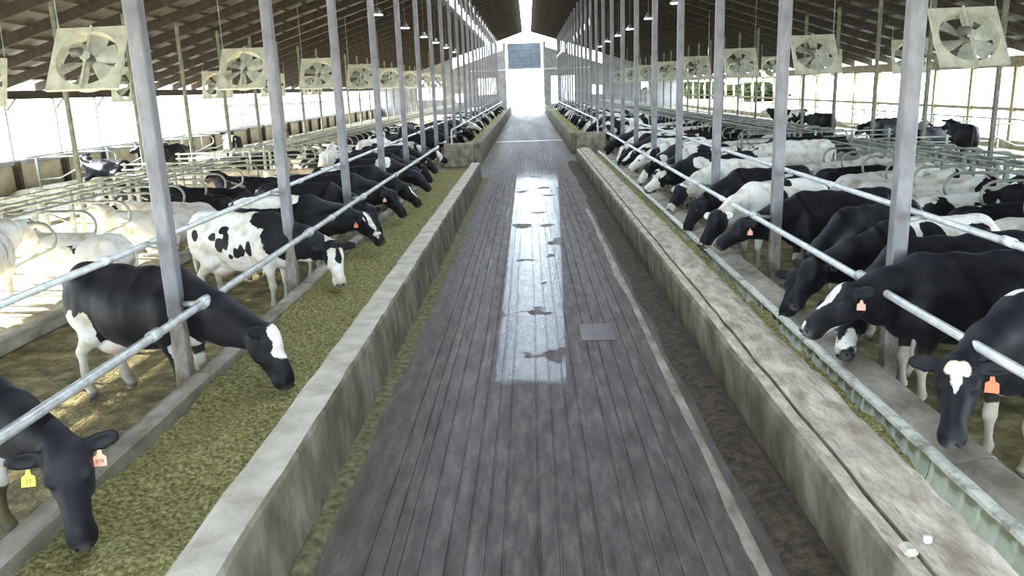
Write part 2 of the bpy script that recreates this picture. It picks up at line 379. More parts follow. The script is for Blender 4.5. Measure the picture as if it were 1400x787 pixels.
MB().tube([(-18.05, Y0, 1.06), (-18.05, Y1, 1.06)], .10, 8).build('curtain_roll', 'wall_grey', wl, True)
MB().box(-18.2, -17.95, Y0, Y1, 3.22, 3.52).build('eave_beam', 'rafter', wl)
MB().box(17.95, 18.2, Y0, Y1, 3.08, 3.50).build('eave_beam', 'tan_wood', wr)
MB().box(17.97, 18.1, Y0, Y1, 1.50, 1.62).build('mid_rail', 'tan_wood', wr)
# brackets / braces under left eave
bk = MB().tube([(0, 0, 2.85), (.05, .55, 3.25)], .035, 6).mesh('eave_brace', 'tan_wood')
for y in yp: link('eave_brace', bk, wl, (-17.95, y, 0))
# end wall with openings
we = empty('wall_back'); tag(we, kind='structure')
YE = 100.0
def wallpiece(x0, x1, z0, z1f, name='wall_panel', mat='wall_grey'):
    f = z1f if callable(z1f) else (lambda x: z1f)
    pts = [x0] + ([0] if x0 < 0 < x1 else []) + [x1]
    v = []
    for y in (YE, YE + .12):
        for x in pts: v += [(x, y, z0), (x, y, f(x))]
    n = len(pts) * 2; fc = []
    for i in range(len(pts) - 1):
        a = 2 * i; fc += [(a, a + 2, a + 3, a + 1), (n + a, n + a + 1, n + a + 3, n + a + 2), (a, a + n, a + n + 2, a + 2), (a + 1, a + 3, a + n + 3, a + n + 1)]
    fc += [(0, 1, n + 1, n), (n - 2, 2 * n - 2, 2 * n - 1, n - 1)]
    meshobj(name, v, fc, mat, we)
top = lambda x: roofz(x) - (1.25 if 2.5 < abs(x) < 9.2 else .0)
openings = [(-13.4, -12.0, 1.9, 4.2), (-11.8, -10.3, 1.9, 4.2), (-8.8, -7.9, 1.5, 2.5), (-6.0, -3.6, 2.3, 4.2), (2.8, 5.6, 1.0, 4.2), (7.6, 8.3, 1.9, 3.0), (8.6, 9.1, 1.9, 2.9), (13.6, 14.4, 2.2, 3.2)]
cuts = sorted(set([-18.2, -9.2, -2.7, 2.0, 9.2, 18.2] + [q for o_ in openings for q in o_[:2]]))
for a, b2 in zip(cuts[:-1], cuts[1:]):
    mid = (a + b2) / 2
    if -2.7 < mid < 2.0: continue
    tf = (lambda x: roofz(x) - 1.3) if -9.2 < mid < 9.2 else (lambda x: roofz(x) + .1)
    op = [o_ for o_ in openings if o_[0] <= mid <= o_[1]]
    if op:
        wallpiece(a, b2, -.3, op[0][2]); wallpiece(a, b2, op[0][3], tf)
    else: wallpiece(a, b2, -.3, tf)
for xx in (-8.6, -7.5, -6.4, -5.3, -4.2, 3.6, 4.7, 5.8, 6.6, 7.4, 8.2):
    MB().box(xx - .07, xx + .07, YE, YE + .12, roofz(xx) - 1.4, roofz(xx) + .05).build('gable_stud', 'dark_wood', we)
for xx in (-5.2, -4.4, 3.5, 4.2, 4.9):
    z0_, z1_ = (2.3, 4.2) if xx < 0 else (1.0, 4.2)
    MB().box(xx - .03, xx + .03, YE, YE + .06, z0_, z1_).build('window_bar', 'wall_grey', we)
for xx in (-2.75, 2.05): MB().box(xx - .16, xx + .16, YE - .15, YE + .1, -.3, 8.2).build('door_jamb', 'wall_grey', we)
MB().box(-7.0, 7.5, YE - .25, YE - .1, 5.0, 5.14).build('door_track', 'pipe_bright', we)
d1 = empty('door_1'); tag(d1, kind='structure')
for k in range(7): MB().box(-2.35, 1.65, YE - .1, YE + .02, 5.15 + k * .42, 5.15 + k * .42 + .43, .03).build('shutter_slat', 'shutter', d1)
wf = empty('wall_front_light_block'); tag(wf, kind='structure')  # unseen upper gable behind the camera, added to cut light on the roof
meshobj('wall_panel', [(x, y, z) for y in (Y0 - .05, Y0 + .05) for (x, z) in ((-18.2, 4.4 - .5), (18.2, 4.4 - .5), (18.2, roofz(18.2)), (0, roofz(0)), (-18.2, roofz(18.2)))],
        [(0, 1, 2, 3, 4), (9, 8, 7, 6, 5), (0, 5, 6, 1), (1, 6, 7, 2), (2, 7, 8, 3), (3, 8, 9, 4), (4, 9, 5, 0)], 'wall_grey', wf)
# crossover walls between stall blocks
for s, nm in ((-1, 'left'), (1, 'right')):
    for yy, w in ((23.35, .2), (27.1, .2)):
        a, b2 = sorted((s * 6.9, s * 11.9))
        cw = empty('crossover_wall', (0, yy, 0))
        MB().box(a, b2, -w / 2, w / 2, 0, .62, .03).build('concrete_base', 'tan_wood' if False else 'sill', cw)
        for z in (.78, .93, 1.08, 1.23): MB().tube([(a, 0, z), (b2, 0, z)], .022, 6).build('rail', 'loop', cw, True)
        for xx in np.linspace(a + .1, b2 - .1, 5): MB().box(xx - .03, xx + .03, -.03, .03, .6, 1.28).build('upright', 'loop', cw)
        tag(cw, f'low concrete wall with pipe rails at {"near" if yy < 25 else "far"} side of the {nm} crossover', 'wall', 'crossover walls between the stalls')

# ------------------------------------------------------------------ feed troughs
def rough(amp, sc):
    def f(X, Y, Z):
        k = (Z > .05)
        dz = (vnoise(X * sc, Y * sc * .8, 1.2) - .5) * amp; dx = (vnoise(X * sc + 9, Y * sc * .7, 5.2) - .5) * amp
        return X + dx * k, Z + dz * k
    return f
# near left curb
c = empty('feed_curb'); tag(c, 'pale concrete curb wall along the left side of the feed lane', 'curb')
pf = [(-1.63, 0), (-1.655, .2), (-1.67, .4), (-1.68, .56), (-1.70, .595), (-1.78, .603), (-1.86, .60), (-1.94, .603), (-1.98, .59), (-2.0, .55), (-2.02, .3), (-2.03, 0)]
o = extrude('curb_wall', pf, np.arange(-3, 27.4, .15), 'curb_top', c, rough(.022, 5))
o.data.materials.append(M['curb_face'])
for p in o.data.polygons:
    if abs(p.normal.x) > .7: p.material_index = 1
# near right curb with trowelled top band and a groove
c = empty('feed_curb'); tag(c, 'rough broad-topped concrete curb along the right side of the feed lane', 'curb')
pf = [(1.87, 0), (1.84, .2), (1.82, .42), (1.82, .53), (1.845, .565), (1.90, .578), (1.925, .58), (1.93, .556), (1.945, .556), (1.95, .59), (2.03, .605), (2.12, .612), (2.22, .612), (2.30, .60), (2.36, .57), (2.38, .5), (2.40, .3), (2.42, 0)]
def rr_(X, Y, Z):
    k = (Z > .05); dz = (vnoise(X * 14, Y * 5, 2.2) - .5) * .028 * (X > 1.95) * 1.3 + (vnoise(X * 3, Y * 3, 7) - .5) * .012
    dx = (vnoise(X * 4 + 9, Y * 2.5, 5.2) - .5) * .022; return X + dx * k, Z + dz * k
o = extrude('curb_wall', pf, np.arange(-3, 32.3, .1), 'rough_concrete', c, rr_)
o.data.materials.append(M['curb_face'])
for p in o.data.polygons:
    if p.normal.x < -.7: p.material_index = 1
MB().tube([(2.03, 3.83, .60), (2.03, 3.83, .635)], .022, 14).tube([(2.03, 3.83, .636), (2.03, 3.83, .637)], .012, 12).build('pipe_stub', 'pvc', c, True)
MB().box(1.87, 1.945, 3.72, 3.83, .57, .62, .02).build('loose_stone', 'curb_top', c)
# left manger beams on a footing
foot = MB().box(-3.44, -3.24, -3, 27.6, 0, .16).build('manger_footing', 'sill'); tag(foot, 'low concrete footing under the left manger beams', 'footing')
posts_y = [7.3 + 3.74 * k for k in range(-3, 25)]
bi = 0
for k, y in enumerate(posts_y[1:8]):
    ya, yb = y - 3.74 + .1, y + .06
    b_ = extrude('manger_beam', [(-3.18, .14), (-3.17, .38), (-3.19, .405), (-3.33, .41), (-3.35, .38), (-3.35, .14)], np.linspace(-1.85, 1.85, 14), 'sill', None,
                 lambda X, Y, Z: (X + 3.26 + (vnoise(X * 4, Y * 3 + k, 3) - .5) * .015, Z + (vnoise(X * 4, Y * 3 + k, 9) - .5) * .012))
    b_.location = (-3.26, (ya + yb) / 2, (-1) ** k * .006); b_.rotation_euler = (0, 0, (-1) ** k * .006)
    tag(b_, f'weathered concrete manger beam, {ordinal(bi)} from the front on the left', 'beam', 'manger beams along the left trough'); bi += 1
# feed in the left trough
def feed_mesh(name, x0, x1, y0, y1, z, amp, step=.045, slope=0.0):
    xs_ = np.arange(x0, x1 + 1e-6, step); ys_ = np.arange(y0, y1, step * 1.4)
    gx, gy = np.meshgrid(xs_, ys_, indexing='ij')
    t = (gx - x0) / (x1 - x0)
    z_ = z if callable(z) else (lambda q: z + 0 * q)
    gz = z_(gy) + slope * t + amp * (vnoise(gx * 1.6, gy * 1.2) + .5 * vnoise(gx * 5, gy * 4) + .35 * vnoise(gx * 13, gy * 12) + .22 * vnoise(gx * 28, gy * 26) - 1.0)
    v = np.stack([gx, gy, gz], -1).reshape(-1, 3); nx, ny = gx.shape
    idx = np.arange(nx * ny).reshape(nx, ny)
    f = np.stack([idx[:-1, :-1], idx[1:, :-1], idx[1:, 1:], idx[:-1, 1:]], -1).reshape(-1, 4)
    return meshobj(name, v, f.tolist(), 'feed', None, True)
fo = feed_mesh('silage', -3.172, -2.01, -2, 27.5, .30, .10); tag(fo, 'chopped green silage filling the left near trough', 'silage', kind='stuff')
fo2 = feed_mesh('silage', 2.38, 2.70, -2, 32.2, lambda q: .22 + .13 * np.clip((q - 4.6) / 3.0, 0, 1), .16, .04, -.02); tag(fo2, 'dark green silage heaped against the right near curb', 'silage', kind='stuff')
# stalks scattered over the feed and along the lane edges
def flecks(name, n, fx, fy, fz, mat, size, label, parent=None, cat='silage'):
    v = []; f = []
    for i in range(n):
        x, y = fx(), fy(); z = fz(x, y); a = random.random() * PI * 2; L = size * (.4 + random.random()); w = L * .16
        dx, dy = math.cos(a) * L, math.sin(a) * L; nx_, ny_ = -math.sin(a) * w, math.cos(a) * w; t = random.uniform(-.4, .6) * L
        k = len(v); v += [(x - dx, y - dy, z), (x + nx_, y + ny_, z + .004), (x + dx, y + dy, z + max(t, 0) + .004), (x - nx_, y - ny_, z + .007)]
        f += [(k, k + 1, k + 2), (k, k + 2, k + 3), (k, k + 3, k + 1)]
    o = meshobj(name, v, f, mat, parent); tag(o, label, None if parent else cat, kind='stuff'); return o
def fz_left(x, y): return .30 + .085 * float(vnoise(x * 1.6, y * 1.2) + .5 * vnoise(x * 5, y * 4) + .35 * vnoise(x * 13, y * 12) + .22 * vnoise(x * 28, y * 26) - 1.0)
flecks('stalks', 2600, lambda: random.uniform(-3.15, -2.03), lambda: 3 + 15 * random.random() ** 1.6, fz_left, 'straw', .016, 'pale chopped stalks', fo)
flecks('feed_crumbs', 1500, lambda: -1.62 + abs(random.gauss(0, .13)), lambda: 3.3 + 22 * random.random() ** 1.4, lambda x, y: .001, 'green_dirt', .018, 'feed crumbs spilled along the foot of the left curb', None, 'crumbs')
flecks('straw_bits', 500, lambda: random.uniform(-7, -3.6), lambda: random.uniform(4, 16), lambda x, y: .002, 'straw', .022, 'straw bits trodden into the left cow alley', None, 'straw')
# caked debris at the foot of the right curb and left
def ridge(name, x0, x1, y0, y1, h, mat, label, seed):
    xs_ = np.linspace(x0, x1, 12); ys_ = np.arange(y0, y1, .045); gx, gy = np.meshgrid(xs_, ys_, indexing='ij')
    t = (gx - x0) / (x1 - x0); env = np.sin(np.clip(t, 0, 1) * PI) ** .7
    gz = -.004 + h * env * (.25 + .75 * np.clip(vnoise(gx * 7 + seed, gy * 4, 3) * 1.6 - .5, 0, 1) + .35 * vnoise(gx * 20, gy * 16 + seed))
    v = np.stack([gx + (vnoise(gy * .8, seed) - .5) * .08 * (1 - t if x0 > 0 else t), gy, gz], -1).reshape(-1, 3); nx, ny = gx.shape; idx = np.arange(nx * ny).reshape(nx, ny)
    f = np.stack([idx[:-1, :-1], idx[1:, :-1], idx[1:, 1:], idx[:-1, 1:]], -1).reshape(-1, 4)
    o = meshobj(name, v, f.tolist(), mat, None, True); tag(o, label, 'debris', kind='stuff')
ridge('debris', 1.50, 1.88, 2.8, 33, .05, 'dirt', 'dark caked manure and debris along the right curb foot', 3.0)
ridge('debris', 1.32, 1.43, 2.8, 20, .012, 'sill', 'thin pale ridge of dried slurry beside the right curb', 11.0)
ridge('debris', -1.66, -1.45, 2.8, 28, .03, 'green_dirt', 'green brown feed residue along the left curb foot', 6.0)
# right trough liner: ribbed panels, lip, sill
lin = empty('trough_liner'); tag(lin, 'pale green ribbed plastic liner wall inside the right trough', 'liner')
lm = {}
ypts = np.arange(0, 1.20 + 1e-6, .012)
v = []; f = []
for j, y in enumerate(ypts):
    ph = (y / .20) % 1; rib = .016 * (1 if .12 < ph < .88 else 0) * min(1, min(ph - .12, .88 - ph) / .06 + .0) if .12 < ph < .88 else 0
    rib = min(rib, .016)
    for (bx, bz) in ((2.66, -.02), (2.70, .12), (2.74, .26), (2.755, .39)): v.append((bx + rib, y, bz))
for j in range(len(ypts) - 1):
    for i in range(3): a = j * 4 + i; f.append((a, a + 1, a + 5, a + 4))
lp = bpy.data.meshes.new('liner_panel'); lp.from_pydata(v, [], f); lp.materials.append(M['liner'])
for k in range(29): link('liner_panel', lp, lin, (0, -2 + 1.21 * k, 0))
extrude('liner_lip', [(2.735, .375), (2.745, .40), (2.79, .408), (2.83, .40), (2.83, .36)], np.arange(-2, 33, .06), 'lip', lin, lambda X, Y, Z: (X + (vnoise(Y * 6, X * 9) - .5) * .014, Z))
sl = None
for k in range(12):
    ya = -3.9 + 3.0 * k
    s_ = extrude('manger_sill', [(2.835, .30), (2.835, .385), (2.86, .405), (3.0, .435), (3.09, .45), (3.12, .43), (3.13, 0), (2.84, 0)], np.linspace(0, 2.985, 12), 'sill', None, lambda X, Y, Z: (X, Z + (Z > .3) * (vnoise(X * 6, Y * 4 + k, 2) - .5) * .014))
    s_.location = (0, ya, 0)
    tag(s_, f'grey concrete sill slab, {ordinal(k)} from the front beside the right trough', 'sill', 'concrete sills along the right trough')
# bolts / clamps hardware on the sill omitted; far troughs
def far_trough(s, y0, y1, xin, label):
    t = empty('feed_trough', (0, 0, 0)); tag(t, label, 'trough')
    xo = s * 3.42; xi = s * xin
    a, b2 = sorted((xi, xi + s * .25))
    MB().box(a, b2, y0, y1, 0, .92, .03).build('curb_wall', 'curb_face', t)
    a, b2 = sorted((xi + s * .25, xo)); MB().box(a, b2, y0, y0 + .22, .0, .94, .03).build('end_wall', 'sill', t)
    a, b2 = sorted((xo, xo - s * .15)); MB().box(a, b2, y0 + .22, y1, 0, .5).build('inner_wall', 'sill', t)
    fm = feed_mesh('silage', min(xi + s * .24, xo - s * .15), max(xi + s * .24, xo - s * .15), y0 + .2, y1, .42, .08, .12); fm.parent = t; fm['kind'] = 'stuff'
far_trough(-1, 32.2, 97, 1.98, 'raised concrete feed trough beyond the gap on the left')
far_trough(1, 37.0, 97, 1.86, 'raised concrete feed trough beyond the gap on the right')

# ------------------------------------------------------------------ posts and rails
def post(x, y, w, mat, dirty, label, group, sleeve=False, arm=0):
    h = roofz(x) - .2
    p = empty('steel_post', (x, y, 0)); tag(p, label, 'post', group)
    MB().box(-w / 2, w / 2, -w / 2, w / 2, 1.0 if dirty else 0, h, .012).build('shaft', mat, p)
    if dirty: MB().box(-w / 2, w / 2, -w / 2, w / 2, 0, 1.0, .012).build('lower_shaft', 'steel_dirty', p)['label'] = 'rust-stained lower shaft'
    if sleeve:
        MB().box(-w / 2 - .02, w / 2 + .02, -w / 2 - .02, w / 2 + .02, .95, 1.32, .015).box(-w / 2 - .035, w / 2 + .035, -w / 2 - .035, w / 2 + .035, 1.24, 1.33, .01).build('sleeve', 'steel_dirty', p)
    if arm:
        MB().tube([(arm * w / 2, 0, 1.12), (arm * .30, -.05, 1.14)], .028, 8).build('bracket_arm', 'pipe', p, True)
        MB().tube([(arm * .3, -.13, 1.15), (arm * .3, .07, 1.15)], .058, 10).build('pipe_clamp', 'pipe', p, True)
        MB().tube([(-arm * w / 2, 0, 1.68), (-arm * .2, 0, 1.71)], .026, 8).build('upper_bracket', 'pipe', p, True)
    return p
li = ri = 0
for y in posts_y:
    if y > 97 or y < 0: continue
    near = y < 30
    post(-3.4, y, .135, 'steel', near, f'tall grey steel post, {ordinal(li)} from the front in the left feed row', 'posts of the left feed row', arm=1); li += 1
    post(3.4, y + .15, .14, 'steel', near, f'tall grey steel post, {ordinal(ri)} from the front in the right feed row', 'posts of the right feed row', sleeve=(ri == 0), arm=-1); ri += 1
n2 = 0
for k in range(22):
    y = 17.6 + 3.75 * k
    if y > 98: break
    post(-12.05, y, .11, 'post_tan', False, f'thin olive post, {ordinal(k)} from the front among the left stalls', 'posts among the left stalls')
    post(12.05, y + .2, .11, 'post_tan', False, f'thin olive post, {ordinal(k)} from the front among the right stalls', 'posts among the right stalls')
def wob(y, a=.012): return (float(vnoise(y * .25, 4.4)) - .5) * a
def rail(name, x, z, y0, y1, r, mat, label, group=None, joints=None, step=2.5):
    t = empty(name, (x, y0, z)); tag(t, label, 'rail', group)
    ys_ = list(np.arange(y0, y1, step)) + [y1]
    MB().tube([(wob(y) * 1.5, y - y0, wob(y + 50) * 1.5) for y in ys_], r, 12).build('pipe', mat, t, True)
    for j in (joints or []): MB().tube([(0, j - y0 - .07, 0), (0, j - y0 + .07, 0)], r * 1.28, 12).build('coupling', mat, t, True)
    return t
rail('feed_rail', -3.1, 1.15, -1, 27.6, .038, 'pipe', 'pale pipe feed rail sloping over the left near trough', None, [6.2, 12.3, 18.4, 24.5])
rail('feed_rail', 3.1, 1.13, -1, 32.6, .036, 'pipe_bright', 'bright pipe feed rail over the right near trough', None, [7.0, 13.1, 19.2, 25.3])
rail('upper_rail', -3.62, 1.70, -1, 97, .030, 'pipe_bright', 'thin upper pipe rail behind the left feed posts', None, [6.6, 12.6])
rail('upper_rail', 3.62, 1.73, -1, 97, .030, 'pipe_bright', 'bright upper pipe rail behind the right feed posts', None, [6.1, 9.8, 13.5])
rail('feed_rail', -3.1, 1.45, 32.6, 97, .035, 'pipe', 'pipe feed rail over the raised left far trough')
rail('feed_rail', 3.1, 1.45, 37.4, 97, .035, 'pipe_bright', 'pipe feed rail over the raised right far trough')
for s, nm, yy in ((-1, 'left', 32.4), (1, 'right', 37.2)):
    t = MB().tube([(s * 3.1, yy, 0), (s * 3.1, yy, 1.3), (s * 3.1, yy + .15, 1.45), (s * 3.1, yy + .4, 1.45)], .035, 8).build('rail_end_bend', 'pipe', None, True)
    tag(t, f'bent pipe post ending the {nm} far feed rail', 'post')

# ------------------------------------------------------------------ stall dividers
def arc(cx, cz, rx, rz, a0, a1, n=9): return [(cx + rx * math.cos(a0 + (a1 - a0) * i / n), 0, cz + rz * math.sin(a0 + (a1 - a0) * i / n)) for i in range(n + 1)]
path = [(0, 0, 1.12)] + [(1.25, 0, 1.12)] + arc(1.35, .88, .24, .24, PI / 2, -PI / 5, 8) + [(.75, 0, .38), (0, 0, .34)]
loop_me = MB().tube(path, .026, 8).mesh('divider_loop', 'loop', True)
stub_me = MB().box(-.04, .04, -.04, .04, 0, 1.2).mesh('divider_post', 'loop')
rows = []  # (x of head end, direction of loop towards rump, label)
for s, nm in ((-1, 'left'), (1, 'right')):
    for hx, dr, rn in ((s * 9.05, -s, f'{nm} row nearest the lane'), (s * 9.25, s, f'{nm} middle row'), (s * 17.3, -s, f'{nm} row along the side wall')):
        rows.append((hx, dr, rn, s, nm))
SP = 1.22
stall_count = {}
for hx, dr, rn, s, nm in rows:
    i = 0; far = abs(hx) > 12 or 'middle' in rn; far_lim = 44
    for k in range(72):
        y = 8.6 + SP * k
        if 23.0 < y < 27.5: continue
        if y > (far_lim if far else 66): break
        if y < abs(hx) * .9: continue
        if 'wall' in rn and k % 2: continue
        t = empty('stall_divider', (hx, y, .1), 0 if dr > 0 else PI)
        link('loop', loop_me, t); link('stub_post', stub_me, t)
        tag(t, f'looped pipe stall divider, {ordinal(i)} in the {rn}', 'stall divider', f'stall dividers of the {rn}'); i += 1
    a, b2 = 8, 23.1
    for q, (y0_, y1_) in enumerate(((5, 23.1), (27.4, 96))):
        part_ = 'near' if q == 0 else 'far'
        for dx, z, r in ((.12, 1.27, .028), (.75, 1.27, .025)):
            if dx > .5 and 'wall' in rn: continue
            rail('stall_rail', hx + dr * dx, z, y0_, y1_, r, 'loop', f'long {"brisket" if dx < .5 else "neck"} pipe across the {part_} stalls of the {rn}', 'long rails over the stalls')

# ------------------------------------------------------------------ fans
def fan_parts():
    P = {}
    n = 48; R = .60; hw = .70; mb = MB()
    v = []; f = []
    for j in range(n):
        a = 2 * PI * j / n; c_, s_ = math.cos(a), math.sin(a); q = hw / max(abs(c_), abs(s_))
        v += [(c_ * R, 0, s_ * R), (c_ * q, 0, s_ * q), (c_ * q, .06, s_ * q), (c_ * R * 1.0, .24, s_ * R), (c_ * (R + .02), .24, s_ * (R + .02)), (c_ * (R + .02), .02, s_ * (R + .02))]
    for j in range(n):
        a, b_ = j * 6, ((j + 1) % n) * 6
        for i in range(5): f.append((a + i, b_ + i, b_ + i + 1, a + i + 1) if i not in (2,) else (a + i, b_ + i, b_ + i + 1, a + i + 1))
    # square the corners
    v2 = []
    for p in v: v2.append(p)
    P['housing'] = MB().add(v2, [q for i, q in enumerate(f) if i % 5 != 2]).mesh('housing', 'fan')
    # blade (root to tip along z), cupped and twisted
    v = []; f = []
    for i in range(7):
        t = i / 6; r_ = .10 + t * .46; w = .06 + .125 * math.sin(min(1, t * 1.05) * PI * .62); tw = .75 - .35 * t
        for j in range(5):
            u = (j / 4 - .5) * 2 * w; cu = -.03 * (1 - (j / 2 - 1) ** 2)
            v.append((u * math.cos(tw), .12 + u * math.sin(tw) * .7 + cu, r_))
    for i in range(6):
        for j in range(4): a = i * 5 + j; f.append((a, a + 1, a + 6, a + 5))
    P['blade'] = MB().add(v, f).mesh('blade', 'blade', True)
    P['hub'] = MB().tube([(0, .04, 0), (0, .06, 0), (0, .2, 0)], [.06, .12, .12], 14).mesh('hub', 'motor', True)
    P['strut'] = MB().box(-.02, .02, -.06, -.03, -.70, .70).mesh('strut', 'fan')
    P['cross_strut'] = MB().tube([(-.62, -.04, .12), (0, -.05, .03), (-.10, -.05, .0)], .014, 6).mesh('cross_strut', 'fan')
    P['motor'] = MB().tube([(-.26, -.10, .05), (-.24, -.10, .05), (-.05, -.10, .05), (-.03, -.10, .05)], [.05, .09, .09, .05], 14).mesh('motor', 'motor', True)
    P['pulley'] = MB().tube([(0, -.11, 0), (0, -.05, 0)], .10, 6).mesh('pulley', 'blade')
    return P
FP = fan_parts()
def fan(x, y, z, tilt, label, group, yaw=0, phase=0):
    t = empty('barn_fan', (x, y, z)); t.rotation_euler = (-tilt, 0, yaw)
    tag(t, label, 'fan', group)
    link('housing', FP['housing'], t)
    for k in range(6): link('blade', FP['blade'], t, (0, 0, 0), (0, phase + k * PI / 3, 0))
    link('hub', FP['hub'], t); link('strut', FP['strut'], t); link('motor', FP['motor'], t); link('pulley', FP['pulley'], t)
    # hanging rods: go straight up to the roof
    inv = t.matrix_basis.inverted()
    for sx in (-.66, .66):
        top_w = Vector((x + sx, y + .35, roofz(x + sx) + .165)); base = Vector((sx, 0, .68))
        MB().tube([base, inv @ top_w], .012, 5).build('hanging_rod', 'loop', t)
for k in range(8):
    for s, nm in ((-1, 'left'), (1, 'right')):
        y = (15.9 + 8.7 * k) if s < 0 else (17.4 + 9.1 * k)
        fan(-8.45 if s < 0 else 9.05, y, 3.85 if s < 0 else 3.70, math.radians(33), f'square belt-driven barn fan, {ordinal(k)} from the front over the {nm} inner stalls', f'fans over the {nm} inner stalls', 0, .2 + .9 * k)
        if k < 5: fan(s * 15.0, y + 6.5, 3.65, math.radians(24), f'square barn fan, {ordinal(k)} from the front along the {nm} wall stalls', f'fans along the {nm} wall', s * -.2, k)
# lamps
for k, y in enumerate((24.6, 31.3, 38.2, 45.0, 50.6, 57, 64, 71)):
    for s, nm in ((-1, 'left'), (1, 'right')):
        z = 5.8
        t = empty('ceiling_lamp', (s * 5.5, y, z)); tag(t, f'hanging high bay lamp, {ordinal(k)} from the front over the {nm} cow alley', 'lamp', f'hanging lamps on the {nm}')
        MB().tube([(0, 0, -.02), (0, 0, 0)], [.19, .19], 16).build('lens', 'lamp', t, True)
        MB().tube([(0, 0, 0.001), (0, 0, .12), (0, 0, .25)], [.21, .12, .07], 14).build('housing', 'lamp_body', t, True)
        MB().tube([(0, 0, .25), (0, 0, roofz(5.5) - z - .1)], .008, 5).build('hanging_rod', 'lamp_body', t)

# ------------------------------------------------------------------ cows (signed distance body -> one continuous mesh)
def rotm(a, u):
    """columns: a (forward), side, u (up)"""
    a = np.array(a, float); a /= np.linalg.norm(a); u = np.array(u, float); u = u - a * (a @ u); u /= np.linalg.norm(u)
    return np.stack([a, np.cross(u, a), u], 1)
def E_(c, r, k=.06, R=None, c0=None, sub=False): return dict(t='e', c=np.array(c, float), r=np.array(r, float), k=k, R=R, o=c0, sub=sub)
def C_(a, b, ra, rb, k=.05, sy=1.0, R=None, c0=None): return dict(t='c', a=np.array(a, float), b=np.array(b, float), ra=ra, rb=rb, k=k, sy=sy, R=R, o=c0)
def field(prims, h, lo, hi):
    n = np.ceil((np.array(hi) - lo) / h).astype(int) + 1
    ax = [lo[i] + h * np.arange(n[i]) for i in range(3)]
    D = np.full(n, .5, np.float32)
    for p in prims:
        # bounding box in local coords
        if p['t'] == 'e': pts = [p['c']]; rad = max(p['r'])
        else: pts = [p['a'], p['b']]; rad = max(p['ra'], p['rb']) * max(1, p['sy'])
        if p['R'] is not None: pts = [p['o'] + p['R'] @ q for q in pts]
        mn = np.min(pts, 0) - rad - .11; mxx = np.max(pts, 0) + rad + .11
        sl_ = []
        for i in range(3):
            a = max(0, int((mn[i] - lo[i]) / h)); b = min(n[i], int((mxx[i] - lo[i]) / h) + 2); sl_.append(slice(a, max(b, a + 1)))
        X, Y, Z = np.meshgrid(*[ax[i][sl_[i]] for i in range(3)], indexing='ij')
        q = np.stack([X, Y, Z], -1)
        if p['R'] is not None: q = (q - p['o']) @ p['R']
        if p['t'] == 'e':
            w = q - p['c']; k0 = np.linalg.norm(w / p['r'], axis=-1); k1 = np.linalg.norm(w / p['r'] ** 2, axis=-1) + 1e-6; d = k0 * (k0 - 1) / k1
        else:
            sc = np.array([1, 1 / p['sy'], 1]); A = p['a'] * sc; B = p['b'] * sc; w = q * sc - A; ba = B - A
            t = np.clip((w @ ba) / (ba @ ba + 1e-9), 0, 1); d = np.linalg.norm(w - t[..., None] * ba, axis=-1) - (p['ra'] + (p['rb'] - p['ra']) * t)
        old = D[tuple(sl_)]; k = p['k']
        if p.get('sub'):
            d = -d; hh = np.clip(.5 - .5 * (old - d) / k, 0, 1); D[tuple(sl_)] = old + (d - old) * hh + k * hh * (1 - hh)
        else:
            hh = np.clip(.5 + .5 * (old - d) / k, 0, 1); D[tuple(sl_)] = old + (d - old) * hh - k * hh * (1 - hh)
    return D
def surfnets(D, lo, h):
    n = np.array(D.shape); ins = D < 0
    cs = [(0,0,0),(1,0,0),(0,1,0),(1,1,0),(0,0,1),(1,0,1),(0,1,1),(1,1,1)]
    cnt = sum(ins[a:n[0]-1+a, b:n[1]-1+b, c:n[2]-1+c].astype(np.int8) for a, b, c in cs)
    act = (cnt > 0) & (cnt < 8); I = np.argwhere(act); idx = np.full(act.shape, -1, np.int64); idx[act] = np.arange(len(I))
    val = np.stack([D[I[:,0]+a, I[:,1]+b, I[:,2]+c] for a, b, c in cs], 1); cc = np.array(cs, float)
    acc = np.zeros((len(I), 3)); num = np.zeros(len(I))
    for e0 in range(8):
        for e1 in range(e0 + 1, 8):
            if np.abs(cc[e0] - cc[e1]).sum() != 1: continue
            d0, d1 = val[:, e0], val[:, e1]; m = (d0 < 0) != (d1 < 0); t = np.where(m, d0 / np.where(m, d0 - d1, 1), 0)
            acc += np.where(m[:, None], cc[e0] + t[:, None] * (cc[e1] - cc[e0]), 0); num += m
    V = (I + acc / num[:, None]) * h + lo
    Fs = []
    for ax in range(3):
        s0 = [slice(1, n[i] - 1) for i in range(3)]; s1 = list(s0); s0[ax] = slice(0, n[ax] - 1); s1[ax] = slice(1, n[ax])
        a, b = ins[tuple(s0)], ins[tuple(s1)]; ch = a != b; J = np.argwhere(ch) + np.array([0 if i == ax else 1 for i in range(3)])
        fl_ = a[ch]; u, v = (ax + 1) % 3, (ax + 2) % 3
        def g_(du, dv):
            K = J.copy(); K[:, u] -= du; K[:, v] -= dv; return idx[K[:,0], K[:,1], K[:,2]]
        q = np.stack([g_(1, 1), g_(0, 1), g_(0, 0), g_(1, 0)], 1); q[~fl_] = q[~fl_][:, ::-1]; Fs.append(q)
    Fq = np.concatenate(Fs)
    for lam in (.5, -.35, .5):
        s_ = np.zeros_like(V); c_ = np.zeros(len(V))
        for i in range(4):
            a, b = Fq[:, i], Fq[:, (i + 1) % 4]; np.add.at(s_, a, V[b]); np.add.at(c_, a, 1)
        V = V + lam * (s_ / c_[:, None] - V)
    return V, Fq
